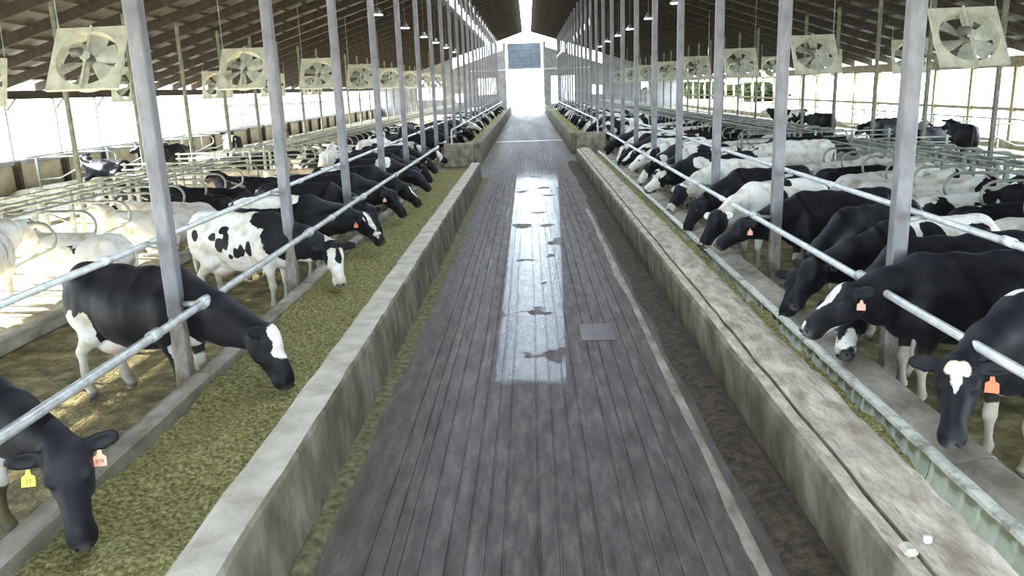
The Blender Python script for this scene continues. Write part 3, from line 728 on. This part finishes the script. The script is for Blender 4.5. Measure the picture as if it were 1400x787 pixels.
HEAD = [  # head frame: x to the muzzle, z up out of the forehead
    ('e', (.06, 0, -.03), (.135, .125, .120), .05), ('e', (.02, 0, .04), (.075, .085, .05), .05),
    ('c', (.12, 0, -.025), (.38, 0, -.035), .106, .076, .05, 1.02), ('c', (.10, 0, -.11), (.38, 0, -.095), .085, .052, .05, .9),
    ('e', (.440, 0, -.045), (.078, .080, .068), .06), ('e', (.42, 0, -.10), (.07, .060, .040), .03), ('e', (.30, 0, .015), (.14, .04, .035), .05),
    ('e', (.135, .084, .022), (.045, .032, .026), .03), ('e', (.135, -.084, .022), (.045, .032, .026), .03),
    ('e', (.11, .070, -.10), (.13, .034, .08), .06), ('e', (.11, -.070, -.10), (.13, .034, .08), .06)]
def build_cow(name, h, poll, muzzle, lying=False, up=None, roll=0.0, fat=1.0, legdx=(0, 0, 0, 0), whites=(), blacks=(), base=0.0, legwhite=True, bend=0.0):
    poll = np.array(poll, float); muzzle = np.array(muzzle, float); zt = 0.0
    P = []
    if not lying:
        P += [E_((.42, 0, .98), (.40, .27 * fat, .37), .10), E_((0, 0, .95), (.62, .375 * fat, .40), .12), E_((-.45, 0, 1.03), (.42, .29, .33), .12),
              E_((-.66, 0, 1.14), (.24, .25, .25), .10), C_((.52, 0, 1.30), (-.72, 0, 1.31), .10, .085, .12), E_((.52, 0, 1.30), (.17, .075, .12), .10),
              E_((-.56, .21, 1.27), (.09, .07, .07), .08), E_((-.56, -.21, 1.27), (.09, .07, .07), .08), E_((-.84, .10, 1.17), (.07, .06, .08), .06), E_((-.84, -.10, 1.17), (.07, .06, .08), .06),
              E_((.66, 0, .86), (.15, .16, .22), .10), E_((.50, .22, .92), (.16, .09, .26), .08), E_((.50, -.22, .92), (.16, .09, .26), .08),
              E_((-.42, 0, .60), (.21, .165, .155), .06)]
        nb = np.array((.58, 0, 1.12)); nb2 = np.array((.66, 0, .92))
        for i, sy in enumerate((1, -1)):
            d = legdx[i]; y = .165 * sy
            P += [C_((.50, .19 * sy, .82), (.50 + d * .3, .18 * sy, .64), .115, .078, .07), C_((.50 + d * .3, .18 * sy, .64), (.52 + d * .7, y, .40), .076, .052, .04), E_((.525 + d * .7, y, .385), (.057, .055, .065), .03),
                  C_((.52 + d * .7, y, .36), (.50 + d, y, .13), .041, .038, .03), E_((.50 + d, y, .125), (.052, .05, .05), .03), C_((.50 + d, y, .12), (.545 + d, y, .05), .042, .055, .02)]
            d = legdx[2 + i]; y = .175 * sy
            P += [E_((-.58, .17 * sy, .98), (.25, .13, .30), .09), C_((-.52, .19 * sy, .90), (-.47 + d * .3, .20 * sy, .74), .155, .115, .08), C_((-.47 + d * .3, .20 * sy, .72), (-.70 + d * .6, y, .50), .105, .056, .06),
                  E_((-.72 + d * .6, y, .495), (.055, .045, .07), .03), C_((-.71 + d * .6, y, .47), (-.66 + d, y, .14), .046, .040, .03), E_((-.655 + d, y, .13), (.052, .05, .05), .03), C_((-.655 + d, y, .12), (-.60 + d, y, .05), .042, .056, .02)]
    else:
        P += [E_((.35, 0, .44), (.42, .30, .34), .10), E_((-.05, 0, .42), (.60, .42, .36), .12), E_((-.52, 0, .44), (.40, .36, .33), .12), C_((.48, 0, .74), (-.70, 0, .66), .08, .07, .12),
              E_((-.60, .22, .66), (.09, .07, .07), .08), E_((-.60, -.22, .66), (.09, .07, .07), .08), E_((.64, 0, .34), (.20, .20, .24), .10),
              E_((-.50, .34, .28), (.30, .14, .22), .08), E_((-.50, -.34, .28), (.30, .14, .22), .08),
              C_((-.25, .44, .16), (-.62, .50, .08), .085, .055, .05), C_((-.60, .50, .08), (-.20, .58, .05), .05, .042, .03), E_((-.14, .59, .05), (.07, .05, .045), .03),
              C_((-.25, -.42, .14), (-.60, -.44, .08), .085, .055, .05),
              C_((.55, .20, .26), (.80, .22, .12), .10, .065, .05), C_((.80, .22, .10), (.50, .26, .06), .055, .042, .03), C_((.55, -.20, .26), (.80, -.22, .12), .10, .065, .05), C_((.80, -.22, .10), (.50, -.26, .06), .055, .042, .03)]
        nb = np.array((.60, 0, .58)); nb2 = np.array((.68, 0, .42))
    ax = muzzle - poll; L = np.linalg.norm(ax); ax /= L
    nd = poll - nb
    u = np.array(up, float) if up is not None else nd - ax * (nd @ ax)
    R = rotm(ax, u); hs = L / .50
    base_n = poll + R @ np.array((.0, 0, -.05)); jaw_n = poll + R @ np.array((.02, 0, -.13)) * 1.0
    mid = (nb + base_n) / 2 + np.array((0, bend, .03))
    P += [C_(nb, mid, .255, .185, .08, .78), C_(mid, base_n, .185, .125, .06, .85), C_(nb2, (nb2 + jaw_n) / 2, .21, .155, .08, .72), C_((nb2 + jaw_n) / 2, jaw_n, .155, .095, .06, .8)]
    for q in HEAD:
        if q[0] == 'e': P.append(E_(np.array(q[1]) * hs, np.array(q[2]) * min(hs, 1.15), q[3], R, poll))
        else: P.append(C_(np.array(q[1]) * hs, np.array(q[2]) * hs, q[3], q[4], q[5], q[6], R, poll))
    for sy in (1, -1):
        er = rotm(R @ np.array((-.12, sy * 1.0, -.10)), R @ np.array((.55, 0, .8)))
        ec = poll + R @ np.array((.0, sy * .21, .0))
        P.append(E_((0, 0, 0), (.125, .066, .028 if h > .025 else .022), .02, er, ec))
        P.append(C_((.0, sy * .09, .0), (.0, sy * .13, .0), .04, .028, .03, 1, R, poll))
        if h < .025:
            P.append(dict(E_((0.015, 0, .022), (.075, .038, .018), .012, er, ec), sub=True))
            P.append(dict(E_((.515 * hs, sy * .042, -.020), (.036, .020, .026), .010, R, poll), sub=True))
    pts = np.array([poll + R @ np.array(q) for q in ((-.1, -.36, -.25), (-.1, .36, -.25), (.6, -.2, -.2), (.6, .2, .2), (0, .36, .2), (0, -.36, .2))])
    lo = np.minimum([-.98, -.62 if lying else -.46, -.02], pts.min(0)); hi = np.maximum([.95, .68 if lying else .46, 1.5], pts.max(0)); lo[2] = max(lo[2], -.03) if muzzle[2] > .0 else lo[2]
    D = field(P, h, lo, hi); D[0] = D[-1] = .5; D[:, 0] = D[:, -1] = .5; D[:, :, 0] = D[:, :, -1] = .5
    V, Fq = surfnets(D, lo, h)
    fn = np.cross(V[Fq[:, 2]] - V[Fq[:, 0]], V[Fq[:, 3]] - V[Fq[:, 1]]); N = np.zeros_like(V)
    for i in range(4): np.add.at(N, Fq[:, i], fn)
    N /= np.linalg.norm(N, axis=1)[:, None] + 1e-9; tz = 1.0 if not lying else .6
    body = np.clip((.75 - V[:, 0]) * 4, 0, 1)
    V = V + N * ((vnoise(V[:, 0] * 5 + 3, V[:, 1] * 5 + 7, V[:, 2] * 5) - .5) * .026 + (vnoise(V[:, 0] * 13, V[:, 1] * 6, V[:, 2] * 4) - .5) * .010)[:, None] * (.35 + .65 * body)[:, None]
    me = bpy.data.meshes.new(name); me.vertices.add(len(V)); me.vertices.foreach_set('co', V.astype(np.float32).ravel())
    me.loops.add(len(Fq) * 4); me.loops.foreach_set('vertex_index', Fq.astype(np.int32).ravel()); me.polygons.add(len(Fq))
    me.polygons.foreach_set('loop_start', np.arange(0, len(Fq) * 4, 4, dtype=np.int32)); me.polygons.foreach_set('loop_total', np.full(len(Fq), 4, np.int32))
    me.update(calc_edges=True); me.validate(); me.polygons.foreach_set('use_smooth', np.ones(len(Fq), bool)); me.materials.append(M['cow'])
    # coat fields
    Hc = (V - poll) @ R  # head coords
    inhead = (Hc[:, 0] > -.02) & (np.abs(Hc[:, 1]) < .16) & (np.linalg.norm(Hc - [.2, 0, -.03], axis=1) < .42)
    ear = (np.abs(Hc[:, 1]) > .115) & (np.linalg.norm(Hc, axis=1) < .36) & (V[:, 0] > .5)
    pat = np.full(len(V), float(base))
    if legwhite and not lying: pat = np.where((~inhead) & (V[:, 0] < .72) & (np.abs(V[:, 1]) > .04), np.maximum(pat, .50 - V[:, 2]), pat)
    def bl(b):
        c_, r_ = np.array(b[0], float), np.array(b[1], float); sp = Hc if (len(b) > 2 and b[2] == 'h') else V
        return (1 - np.linalg.norm((sp - c_) / r_, axis=1)) * np.mean(r_)
    for b in whites: pat = np.maximum(pat, bl(b))
    for b in blacks: pat = np.minimum(pat, -bl(b))
    if not any(len(b) > 3 for b in whites): pat = np.where(ear, np.minimum(pat, -.12) if base < .2 else pat, pat)
    pink = np.zeros(len(V)); dark = np.zeros(len(V)); muck = np.zeros(len(V))
    if not lying:
        ud = np.linalg.norm((V - [-.42, 0, .57]) / [.24, .17, .16], axis=1); pink = np.clip((1.02 - ud) * 5, 0, 1) * .75
        hoof = V[:, 2] < .062; dark = np.where(hoof, .8, 0)
        muck = np.clip((.62 - V[:, 2]) * 1.5, 0, .72) * (~inhead) * (V[:, 0] < .75)
    nose = np.clip((Hc[:, 0] / hs - .475) * 30, 0, 1) * (np.abs(Hc[:, 1]) < .075) * (Hc[:, 2] < .05); dark = np.maximum(dark, nose * .9)
    for nm, arr in (('pat', pat), ('pink', pink), ('dark', dark), ('muck', muck)):
        at = me.attributes.new(nm, 'FLOAT', 'POINT'); at.data.foreach_set('value', arr.astype(np.float32))
    return me, poll, R, hs
EYE_ME = None
def sphere_mesh(name, r, mat, sc=(1, 1, 1)):
    bm = bmesh.new(); bmesh.ops.create_uvsphere(bm, u_segments=12, v_segments=8, radius=r)
    for q in bm.verts: q.co = Vector((q.co.x * sc[0], q.co.y * sc[1], q.co.z * sc[2]))
    me = bpy.data.meshes.new(name); bm.to_mesh(me); bm.free(); me.materials.append(M[mat]); me.polygons.foreach_set('use_smooth', [True] * len(me.polygons)); return me
EYE_ME = sphere_mesh('eye', .026, 'eye', (1.25, .8, 1))
NOSTRIL_ME = sphere_mesh('nostril', .017, 'eye', (.55, .8, 1.25))
def tag_mesh(mat):
    o = [(-.010, .045), (.010, .045), (.014, .020), (.034, .008), (.036, -.045), (-.036, -.045), (-.034, .008), (-.014, .020)]
    n = len(o); v = [(a, t, b) for t in (-.002, .002) for a, b in o]
    return MB().add(v, [tuple(range(n))[::-1], tuple(range(n, 2 * n))] + [(i, (i + 1) % n, n + (i + 1) % n, n + i) for i in range(n)]).mesh('ear_tag', mat)
TAGS = {k: tag_mesh('tag_' + k) for k in ('orange', 'peach', 'yellow')}
def tail_mesh(lying):
    z0 = 1.30 if not lying else .62
    if lying: pts = [(-.86, 0, .62), (-.96, .02, .5), (-.98, .06, .3), (-.9, .14, .12), (-.8, .2, .08)]
    else: pts = [(-.80, 0, 1.29), (-.90, 0, 1.27), (-.95, .01, 1.12), (-.96, .02, .85), (-.95, .03, .65), (-.95, .03, .48)]
    rr = [.038, .034, .026, .02, .035, .012] if not lying else [.035, .03, .022, .028, .01]
    me = MB().tube(pts, rr, 8).mesh('tail', 'cow', True)
    zz = np.array([v.co.z for v in me.vertices])
    for nm in ('pat', 'pink', 'dark', 'muck'):
        a = me.attributes.new(nm, 'FLOAT', 'POINT'); a.data.foreach_set('value', (np.where(zz < (.7 if not lying else .2), .5, 0) if nm == 'pat' else np.zeros(len(zz))).astype(np.float32))
    return me
TAIL = {False: tail_mesh(False), True: tail_mesh(True)}
def place_cow(built, loc, rz, label, group=None, seed=0., amp=0., bias=0., tags=(), eyes=True, scale=1.0, lying=False, text=None):
    me, poll, R, hs = built
    t = empty('cow', loc, rz); t.scale = (scale,) * 3; tag(t, label, 'cow', group)
    b = link('body', me, t); tl = link('tail', TAIL[lying], t)
    for o in (b, tl): o['seed'] = float(seed); o['amp'] = float(amp); o['bias'] = float(bias)
    R4 = Matrix([list(R[i]) for i in range(3)]).to_4x4()
    if eyes:
        for sy in (1, -1):
            p = poll + R @ np.array((.145 * hs, sy * .107, .006)); e = link('eye', EYE_ME, t); e.matrix_basis = Matrix.Translation(Vector(p)) @ R4
            if len(me.vertices) > 11000:
                p = poll + R @ np.array((.500 * hs, sy * .044, -.018)); e = link('nostril', NOSTRIL_ME, t); e.matrix_basis = Matrix.Translation(Vector(p)) @ R4
    for (side, col, *rest) in tags:
        p = poll + R @ np.array((.05, side * .20, -.03)); e = link('ear_tag', TAGS[col], t)
        e['label'] = f'{col} plastic ear tag'
        # hang down, facing outwards along the head axis
        fx = Vector(R @ np.array((.9, side * .3, .3))); upz = Vector((0, 0, 1)); 
        if rest: fx = Vector(rest[0])
        zc = (upz - fx * (fx.dot(upz) / fx.length_squared)).normalized(); yc = -fx.normalized(); xc = yc.cross(zc)
        sc_ = rest[1] if len(rest) > 1 else 1.0
        e.matrix_basis = Matrix.Translation(Vector(p) - zc * .05 + fx.normalized() * .03) @ Matrix([[xc[i], yc[i], zc[i]] for i in range(3)]).to_4x4() @ Matrix.Scale(sc_, 4)
        if text:
            cu = bpy.data.curves.new('tag_number', 'FONT'); cu.body = text if isinstance(text, str) else text[0 if side > 0 else 1]
            cu.size = .030; cu.align_x = 'CENTER'; cu.align_y = 'CENTER'; cu.extrude = .0006
            to = bpy.data.objects.new('tag_number', cu); COL.objects.link(to); bpy.context.view_layer.update()
            me2 = bpy.data.meshes.new_from_object(to); bpy.data.objects.remove(to)
            me2.materials.clear(); me2.materials.append(M['ink2' if col == 'yellow' else 'ink'])
            to = link('tag_number', me2, e, (0, -.0028, -.018), (PI / 2, 0, 0))
    return t
def local(pt, loc, rz):
    c_, s_ = math.cos(-rz), math.sin(-rz); x, y = pt[0] - loc[0], pt[1] - loc[1]; return (x * c_ - y * s_, x * s_ + y * c_, pt[2])
def ldir(d, rz):
    c_, s_ = math.cos(-rz), math.sin(-rz); return (d[0] * c_ - d[1] * s_, d[0] * s_ + d[1] * c_, d[2])
def unique(label, loc, deg, poll, muzzle, up=None, h=.02, tags=(), scale=1.0, **kw):
    rz = math.radians(deg); 
    L = lambda p: tuple(np.array(local(p, loc, rz)) / scale)
    text = kw.pop('text', None)
    b = build_cow('cow_body', h, L(poll), L(muzzle), up=ldir(up, rz) if up else None, **kw)
    tg = [(a[0], a[1], ldir(a[2], rz), *(a[3:])) if len(a) > 2 else a for a in tags]
    return place_cow(b, (loc[0], loc[1], 0), rz, label, tags=tg, scale=scale, text=text)
FACE = lambda *a: None
#COWS
unique('all-black cow with peach and yellow ear tags, nearest on the left', (-4.42, 5.12), -10, (-2.97, 4.58, .90), (-2.76, 4.28, .40),
       up=(.35, -.75, .55), h=.016, base=-.2, legwhite=True, tags=((1, 'peach', (.2, -1, .3), 1.15), (-1, 'yellow', (.2, -1, .3), 1.15)), text=('578', '27'),
       whites=[((.58, 0, .55), (.2, .18, .16)), ((.50, .28, .60), (.14, .10, .16))], blacks=[((.5, 0, .2), (.5, .5, .18))])
unique('black cow with white cheek blaze and white hind legs, grazing beside the first left post', (-3.98, 7.78), -21, (-2.52, 7.16, .86), (-2.26, 6.98, .40),
       up=(.75, .1, .65), h=.017, base=-.15, whites=[((-.62, -.28, .66), (.24, .26, .30)), ((-.46, -.3, .82), (.10, .2, .16)), ((-.75, -.15, .45), (.22, .22, .34)), ((-.42, 0, .55), (.36, .25, .16)), ((.66, -.14, .66), (.13, .16, .16)), ((.12, -.01, .05), (.18, .13, .12), 'h'), ((0, 0, .55), (.4, .2, .09))],
       blacks=[((.5, -.2, .45), (.10, .10, .16))], legdx=(0, .05, .1, -.06))
unique('white cow with scattered black spots and white face near the second left post', (-4.15, 11.35), -18, (-2.80, 11.05, .92), (-2.66, 10.72, .46),
       up=(.35, -.7, .5), h=.018, base=.15,
       blacks=[((-.62, -.3, 1.10), (.055, .2, .085)), ((-.12, -.35, 1.20), (.085, .2, .06)), ((-.30, -.35, 1.10), (.07, .2, .06)), ((-.16, -.35, 1.0), (.09, .2, .10)), ((-.05, -.35, 1.05), (.06, .2, .12)), ((.12, -.3, .88), (.06, .2, .08)), ((.2, -.3, .92), (.05, .2, .1)), ((.02, -.3, .84), (.04, .2, .04)), ((.3, -.3, .95), (.05, .2, .12)), ((.85, 0, 1.1), (.42, .5, .36)), ((.5, 0, 1.32), (.28, .3, .17)), ((-.1, .3, 1.3), (.5, .3, .12)), ((.0, 0, 0), (.09, .3, .2), 'h'), ((.17, .03, .04), (.12, .055, .10), 'h')])
unique('black cow with white back patch, face blaze and orange tag behind the spotted cow', (-4.15, 13.15), -10, (-2.88, 13.55, .95), (-2.50, 13.30, .56),
       up=(.5, -.3, .8), h=.02, base=-.15, tags=((-1, 'orange', (.3, -1, .1)),), whites=[((-.2, -.2, 1.33), (.55, .35, .10)), ((.25, 0, 1.35), (.16, .3, .09)), ((.16, -.02, .05), (.20, .05, .12), 'h'), ((.10, -.10, .02), (.07, .07, .06), 'h'), ((.43, -.03, 0), (.07, .08, .06), 'h')])
unique('all-black cow with muzzle deep in the feed at the third left post', (-4.3, 15.0), -8, (-3.1, 15.2, .85), (-2.85, 14.95, .40), up=(.6, -.3, .6), h=.022, base=-.2, tags=((-1, 'peach', (.3, -1, .1)),))
unique('solid black cow with a pale ear spot just past the third left post', (-4.2, 16.55), -6, (-2.95, 16.7, .95), (-2.60, 16.5, .52), up=(.6, -.3, .8), h=.022, base=-.2, tags=((-1, 'peach', (.3, -1, .1)),))
unique('black cow with a narrow white nose stripe, reaching over the left trough', (-4.1, 18.2), -5, (-2.90, 18.3, .90), (-2.50, 18.1, .52), up=(.5, -.3, .8), h=.024, base=-.2, whites=[((.25, 0, .05), (.20, .03, .10), 'h'), ((-.4, 0, 1.36), (.3, .2, .06))])
unique('black cow with large white shoulder patch near the left trough end', (-4.1, 20.3), -5, (-2.95, 20.5, .95), (-2.52, 20.3, .60), up=(.5, -.3, .8), h=.026, base=-.2, whites=[((.45, -.1, 1.30), (.2, .3, .16))])
# right side
unique('black cow with white heart-shaped forehead mark and orange ear tag, nearest on the right', (4.08, 6.02), 205, (2.96, 5.40, 1.0), (2.74, 5.00, .60),
       up=(-.45, -.62, .78), h=.016, base=-.2, tags=((1, 'orange', (-.35, -1, .25), 1.25),), whites=[((.085, .040, .07), (.06, .055, .10), 'h'), ((.085, -.040, .07), (.06, .055, .10), 'h'), ((.14, 0, .06), (.085, .05, .09), 'h'), ((.20, 0, .05), (.07, .022, .09), 'h'), ((.5, -.05, 1.40), (.15, .10, .07)), ((.64, 0, .55), (.12, .10, .12))])
unique('black cow in profile with white forehead blaze, head over the right trough', (4.02, 7.22), 184, (2.80, 7.00, 1.12), (2.34, 6.80, .86),
       up=(-.45, .1, .9), h=.016, base=-.2, tags=((1, 'peach', (-.3, -1, .1)),), whites=[((.14, -.02, .09), (.20, .07, .06), 'h'), ((.50, -.03, .0), (.05, .07, .045), 'h'), ((.28, 0, -.155), (.22, .06, .035), 'h')])
unique('black cow with a white muzzle lowered behind the profile cow at the right trough', (4.25, 8.05), 190, (3.02, 7.50, .90), (2.78, 7.02, .54), up=(-.5, -.3, .8), h=.022, base=-.15, whites=[((.46, 0, -.05), (.16, .12, .11), 'h')], bend=.05)
unique('black cow with a white striped rump, standing behind the first right post', (4.45, 9.05), 196, (3.1, 8.75, .98), (2.78, 8.5, .60), up=(-.5, -.3, .8), h=.022, base=.1,
       blacks=[((.55, 0, 1.1), (.30, .5, .5)), ((.1, .3, 1.25), (.16, .3, .28)), ((-.1, .35, .9), (.16, .3, .2)), ((.9, 0, 1.0), (.4, .4, .5)), ((-.5, .3, 1.28), (.12, .3, .07)), ((-.62, .3, 1.05), (.08, .3, .12)), ((-.45, .3, 1.0), (.05, .3, .1)), ((.2, 0, 0), (.5, .3, .3), 'h')], whites=[((.14, .06, .04), (.05, .05, .07), 'h')])
unique('all-black cow with hidden head between the first and second right posts', (4.35, 10.25), 214, (3.05, 9.05, .80), (2.78, 8.75, .42), up=(-.5, -.4, .6), h=.022, base=-.2)
unique('black cow in profile with a peach ear tag at the second right post', (4.42, 11.65), 190, (2.98, 11.25, 1.03), (2.55, 11.10, .78), up=(-.4, 0, .9), h=.020, base=-.2, tags=((1, 'peach', (-.2, -1, .1)),))
unique('white-bodied cow with black shoulder blotches and black head, beyond the second right post', (3.98, 13.0), 204, (2.86, 12.35, .98), (2.55, 12.10, .58), up=(-.5, -.2, .7), h=.020, base=.2,
       blacks=[((.15, .3, 1.2), (.10, .25, .12)), ((.25, .3, 1.0), (.12, .25, .1)), ((-.05, 0, 1.38), (.12, .2, .08)), ((.24, 0, 0), (.30, .3, .3), 'h'), ((.1, .3, .8), (.2, .3, .14))])
unique('sleek black cow bent deep into the right trough past the third right post', (4.35, 15.0), 192, (2.98, 14.55, .84), (2.72, 14.3, .44), up=(-.6, -.2, .6), h=.022, base=-.2)
unique('white cow with clean flank standing behind the sleek black one on the right', (4.4, 16.9), 190, (3.05, 16.5, .88), (2.75, 16.25, .5), up=(-.6, -.2, .6), h=.024, base=.2, blacks=[((.2, 0, 0), (.22, .3, .3), 'h')])
unique('cow with white face and one round black eye patch over the right trough', (4.3, 18.6), 190, (2.98, 18.35, .95), (2.55, 18.1, .68), up=(-.4, -.5, .8), h=.022, base=-.15, whites=[((.25, 0, 0), (.34, .16, .2), 'h'), ((.5, .1, 1.2), (.2, .3, .14))], blacks=[((.14, .08, .02), (.05, .05, .05), 'h')])
# generics
GH = .032
eat = [build_cow('cow_body', GH, (1.22, dy, .88), (1.50, dy * 1.8, .46)) for dy in (0., .16, -.16)] + [build_cow('cow_body', GH, (1.28, .05, 1.02), (1.68, .1, .74)), build_cow('cow_body', GH, (1.25, -.12, .95), (1.6, -.3, .62))]
up_ = [build_cow('cow_body', GH, (1.15, 0, 1.42), (1.62, .08, 1.22)), build_cow('cow_body', GH, (1.3, .1, 1.18), (1.75, .2, .9), legdx=(.12, -.1, .1, -.12))]
lie = [build_cow('cow_body', GH, (1.05, .05, .95), (1.50, .12, .78), lying=True), build_cow('cow_body', GH, (1.0, -.12, .92), (1.36, -.42, .74), lying=True), build_cow('cow_body', GH, (1.02, .22, .82), (1.2, .62, .60), lying=True), build_cow('cow_body', GH, (1.15, 0, .62), (1.58, .05, .36), lying=True)]
# generic heads stay black or noise coloured; colour words follow the coat settings
COATS = {'mostly black': (.35, -.20), 'black and white': (1.5, -.02), 'mostly white': (1.0, .20), 'pure white': (.3, .24), 'black': (.2, -.3)}
def gen(built, x, y, deg, coat, label, group, lying=False, tags=(), z=0.0, scale=1.0):
    amp, bias = COATS[coat]
    return place_cow(built, (x, y, z), math.radians(deg), label, group, random.random() * 40, amp, bias, tags, eyes=y < 24, lying=lying, scale=scale)
rs = random.Random(5)
k = 0
for y, coat in ((21.9, 'black'), (23.4, 'mostly black'), (24.9, 'black'), (26.3, 'black and white')):
    gen(rs.choice(eat), -4.35, y, rs.uniform(-8, 8), coat, f'{coat} cow feeding near the end of the left trough, {ordinal(k)} of four', 'cows feeding near the left trough end', tags=((-1, 'peach'),)); k += 1
k = 0
for y, coat in ((19.9, 'black and white'), (21.2, 'black and white'), (22.6, 'mostly white'), (23.9, 'black and white'), (25.2, 'mostly black'), (26.5, 'black and white'), (27.9, 'mostly white'), (29.2, 'black'), (30.5, 'black and white')):
    gen(rs.choice(eat), 4.32, y, 180 + rs.uniform(-12, 12), coat, f'{coat} cow feeding in the tight right-hand bunch, {ordinal(k)} from the front', 'cows bunched at the right near trough'); k += 1
for s, nm, ya in ((-1, 'left', 34.0), (1, 'right', 39)):
    k = 0; y = ya
    while y < 92:
        if rs.random() < .82:
            coat = rs.choice(['black', 'mostly black', 'black', 'black and white', 'mostly white'])
            gen(rs.choice(eat[:3] + [eat[3]]), s * 4.45, y, (0 if s < 0 else 180) + rs.uniform(-10, 10), coat, f'{coat} cow at the {nm} far trough, {ordinal(k)} from the gap', f'cows feeding at the {nm} far trough'); k += 1
        y += rs.uniform(1.05, 1.5)
# lying cows in the stalls
for hx, dr, rn, s, nm in rows:
    i = 0; k = 0
    for q in range(60):
        y = 8.6 + SP * (q + .5)
        if y > (52 if 'nearest' in rn else 46): break
        if y < abs(hx) * .85 or 22.4 < y < 28.1: continue
        i += 1
        p = .8 if 'nearest' in rn else (.55 if 'middle' in rn else .3)
        if y < 18 and 'nearest' in rn: p = 1.0
        if s < 0 and 'nearest' in rn and y < 16.5 and q not in (3, 5): continue
        if s < 0 and 'middle' in rn and y < 19: continue
        if s > 0 and 'nearest' in rn and 20.7 < y < 22.5: continue
        if rs.random() > p: continue
        w = ['mostly white', 'black and white', 'mostly black', 'black', 'pure white']
        coat = rs.choices(w, (2, 3, 2.5, 2.5, 1.5) if 'nearest' in rn else (.4, 1.5, 3, 5, .1))[0]
        if 'nearest' in rn and y < 17: coat = rs.choice(['pure white', 'mostly white', 'mostly white'] if s < 0 else ['mostly white', 'black and white', 'black and white', 'black', 'mostly white'])
        ang = (180 if dr > 0 else 0) + rs.uniform(-6, 6)   # head towards the head rail
        cx_ = hx + dr * 1.55
        gen(rs.choice(lie), cx_, y, ang, coat, f'{coat} cow lying in the {ordinal(i - 1)} stall, {rn}', f'cows lying in the {rn}', lying=True, z=.13); k += 1
# standing cows in the alleys
gen(up_[1], 7.45, 22.75, 3, 'black', 'black cow walking right beside the crossover wall beyond the right stalls', None)
gen(up_[1], 7.0, 21.45, 175, 'mostly white', 'white cow with dark head standing behind the walking black cow', None)
gen(up_[0], -6.05, 24.5, 100, 'mostly white', 'sunlit mostly white cow standing in the left alley beyond the black feeding cows', None)
gen(up_[1], -5.6, 29.0, 70, 'mostly white', 'mostly white cow walking in the left alley opposite the trough gap', None)
gen(up_[0], -6.05, 32.5, 90, 'black and white', 'patched cow standing in the left alley by the far trough end', None)
unique('white standing cow with a dark tail stripe cut by the left picture edge', (-7.75, 10.75), 100, (-7.95, 12.3, 1.2), (-8.05, 12.7, .9), h=.024, base=.2, blacks=[((-.85, -.08, 1.1), (.12, .05, .25)), ((-.7, .3, 1.2), (.08, .2, .1))])
k = 0
for x, y, d in ((-13.4, 30, 80), (-13.2, 36, 120), (13.6, 26, 80), (13.5, 31, 200), (13.1, 37, 100), (13.6, 43, 150), (-13.4, 44, 100), (6.0, 44, 90), (-6.0, 40, 85), (6.0, 52, 88)):
    coat = rs.choice(['black', 'mostly black', 'black and white']); k += 1
    gen(rs.choice(up_), x, y, d, coat, f'{coat} cow standing in the {"left" if x < 0 else "right"} {"outer" if abs(x) > 10 else "inner"} alley, {ordinal(k - 1)} of the strays', 'cows standing in the alleys')
# bucket on the left crossover wall
b_ = MB().tube([(-7.6, 23.35, .63), (-7.6, 23.35, .9), (-7.6, 23.35, .93)], [.13, .16, .17], 14).build('bucket', 'bucket', None, True); tag(b_, 'white plastic bucket on the left crossover wall', 'bucket')

# ------------------------------------------------------------------ outside
rs2 = random.Random(3)
t = empty('storage_shed', (-32, 118, -.4)); tag(t, 'long dark low shed outside the far left openings', 'building')
MB().box(-4, 4, -22, 22, 0, 2.6).build('walls', 'shed', t)
MB().add([(-4.3, -22.3, 2.6), (4.3, -22.3, 2.6), (0, -22.3, 3.3), (-4.3, 22.3, 2.6), (4.3, 22.3, 2.6), (0, 22.3, 3.3)], [(0, 1, 2), (3, 5, 4), (0, 2, 5, 3), (1, 4, 5, 2), (0, 3, 4, 1)]).build('roof', 'sheet', t)
def bush(x, y, r, h, label):
    n = 26; v = []; f = []
    bm = bmesh.new(); bmesh.ops.create_icosphere(bm, subdivisions=4, radius=1)
    for q in bm.verts:
        p = q.co; d = 1 + .55 * (float(vnoise(p.x * 2.5 + x, p.y * 2.5 + y, p.z * 2.5)) - .5) + .35 * (float(vnoise(p.x * 7 + x, p.y * 7, p.z * 7 + y)) - .5)
        q.co = Vector((x + p.x * r * d, y + p.y * r * d, h * .5 + p.z * h * .5 * d - .4))
    me = bpy.data.meshes.new('bush'); bm.to_mesh(me); bm.free(); me.materials.append(M['foliage'])
    o = bpy.data.objects.new('bush', me); COL.objects.link(o); tag(o, label, 'bush', 'bushes outside the right openings')
for k, (x, y, r, h) in enumerate(((36, 128, 4, 2.6), (40, 150, 5, 3.0), (34, 160, 4, 2.6), (38, 180, 6, 3.2), (34, 205, 6, 3.0))):
    bush(x, y, r, h, f'dark bush outside beyond the right wall, {ordinal(k)} in the hedge line')
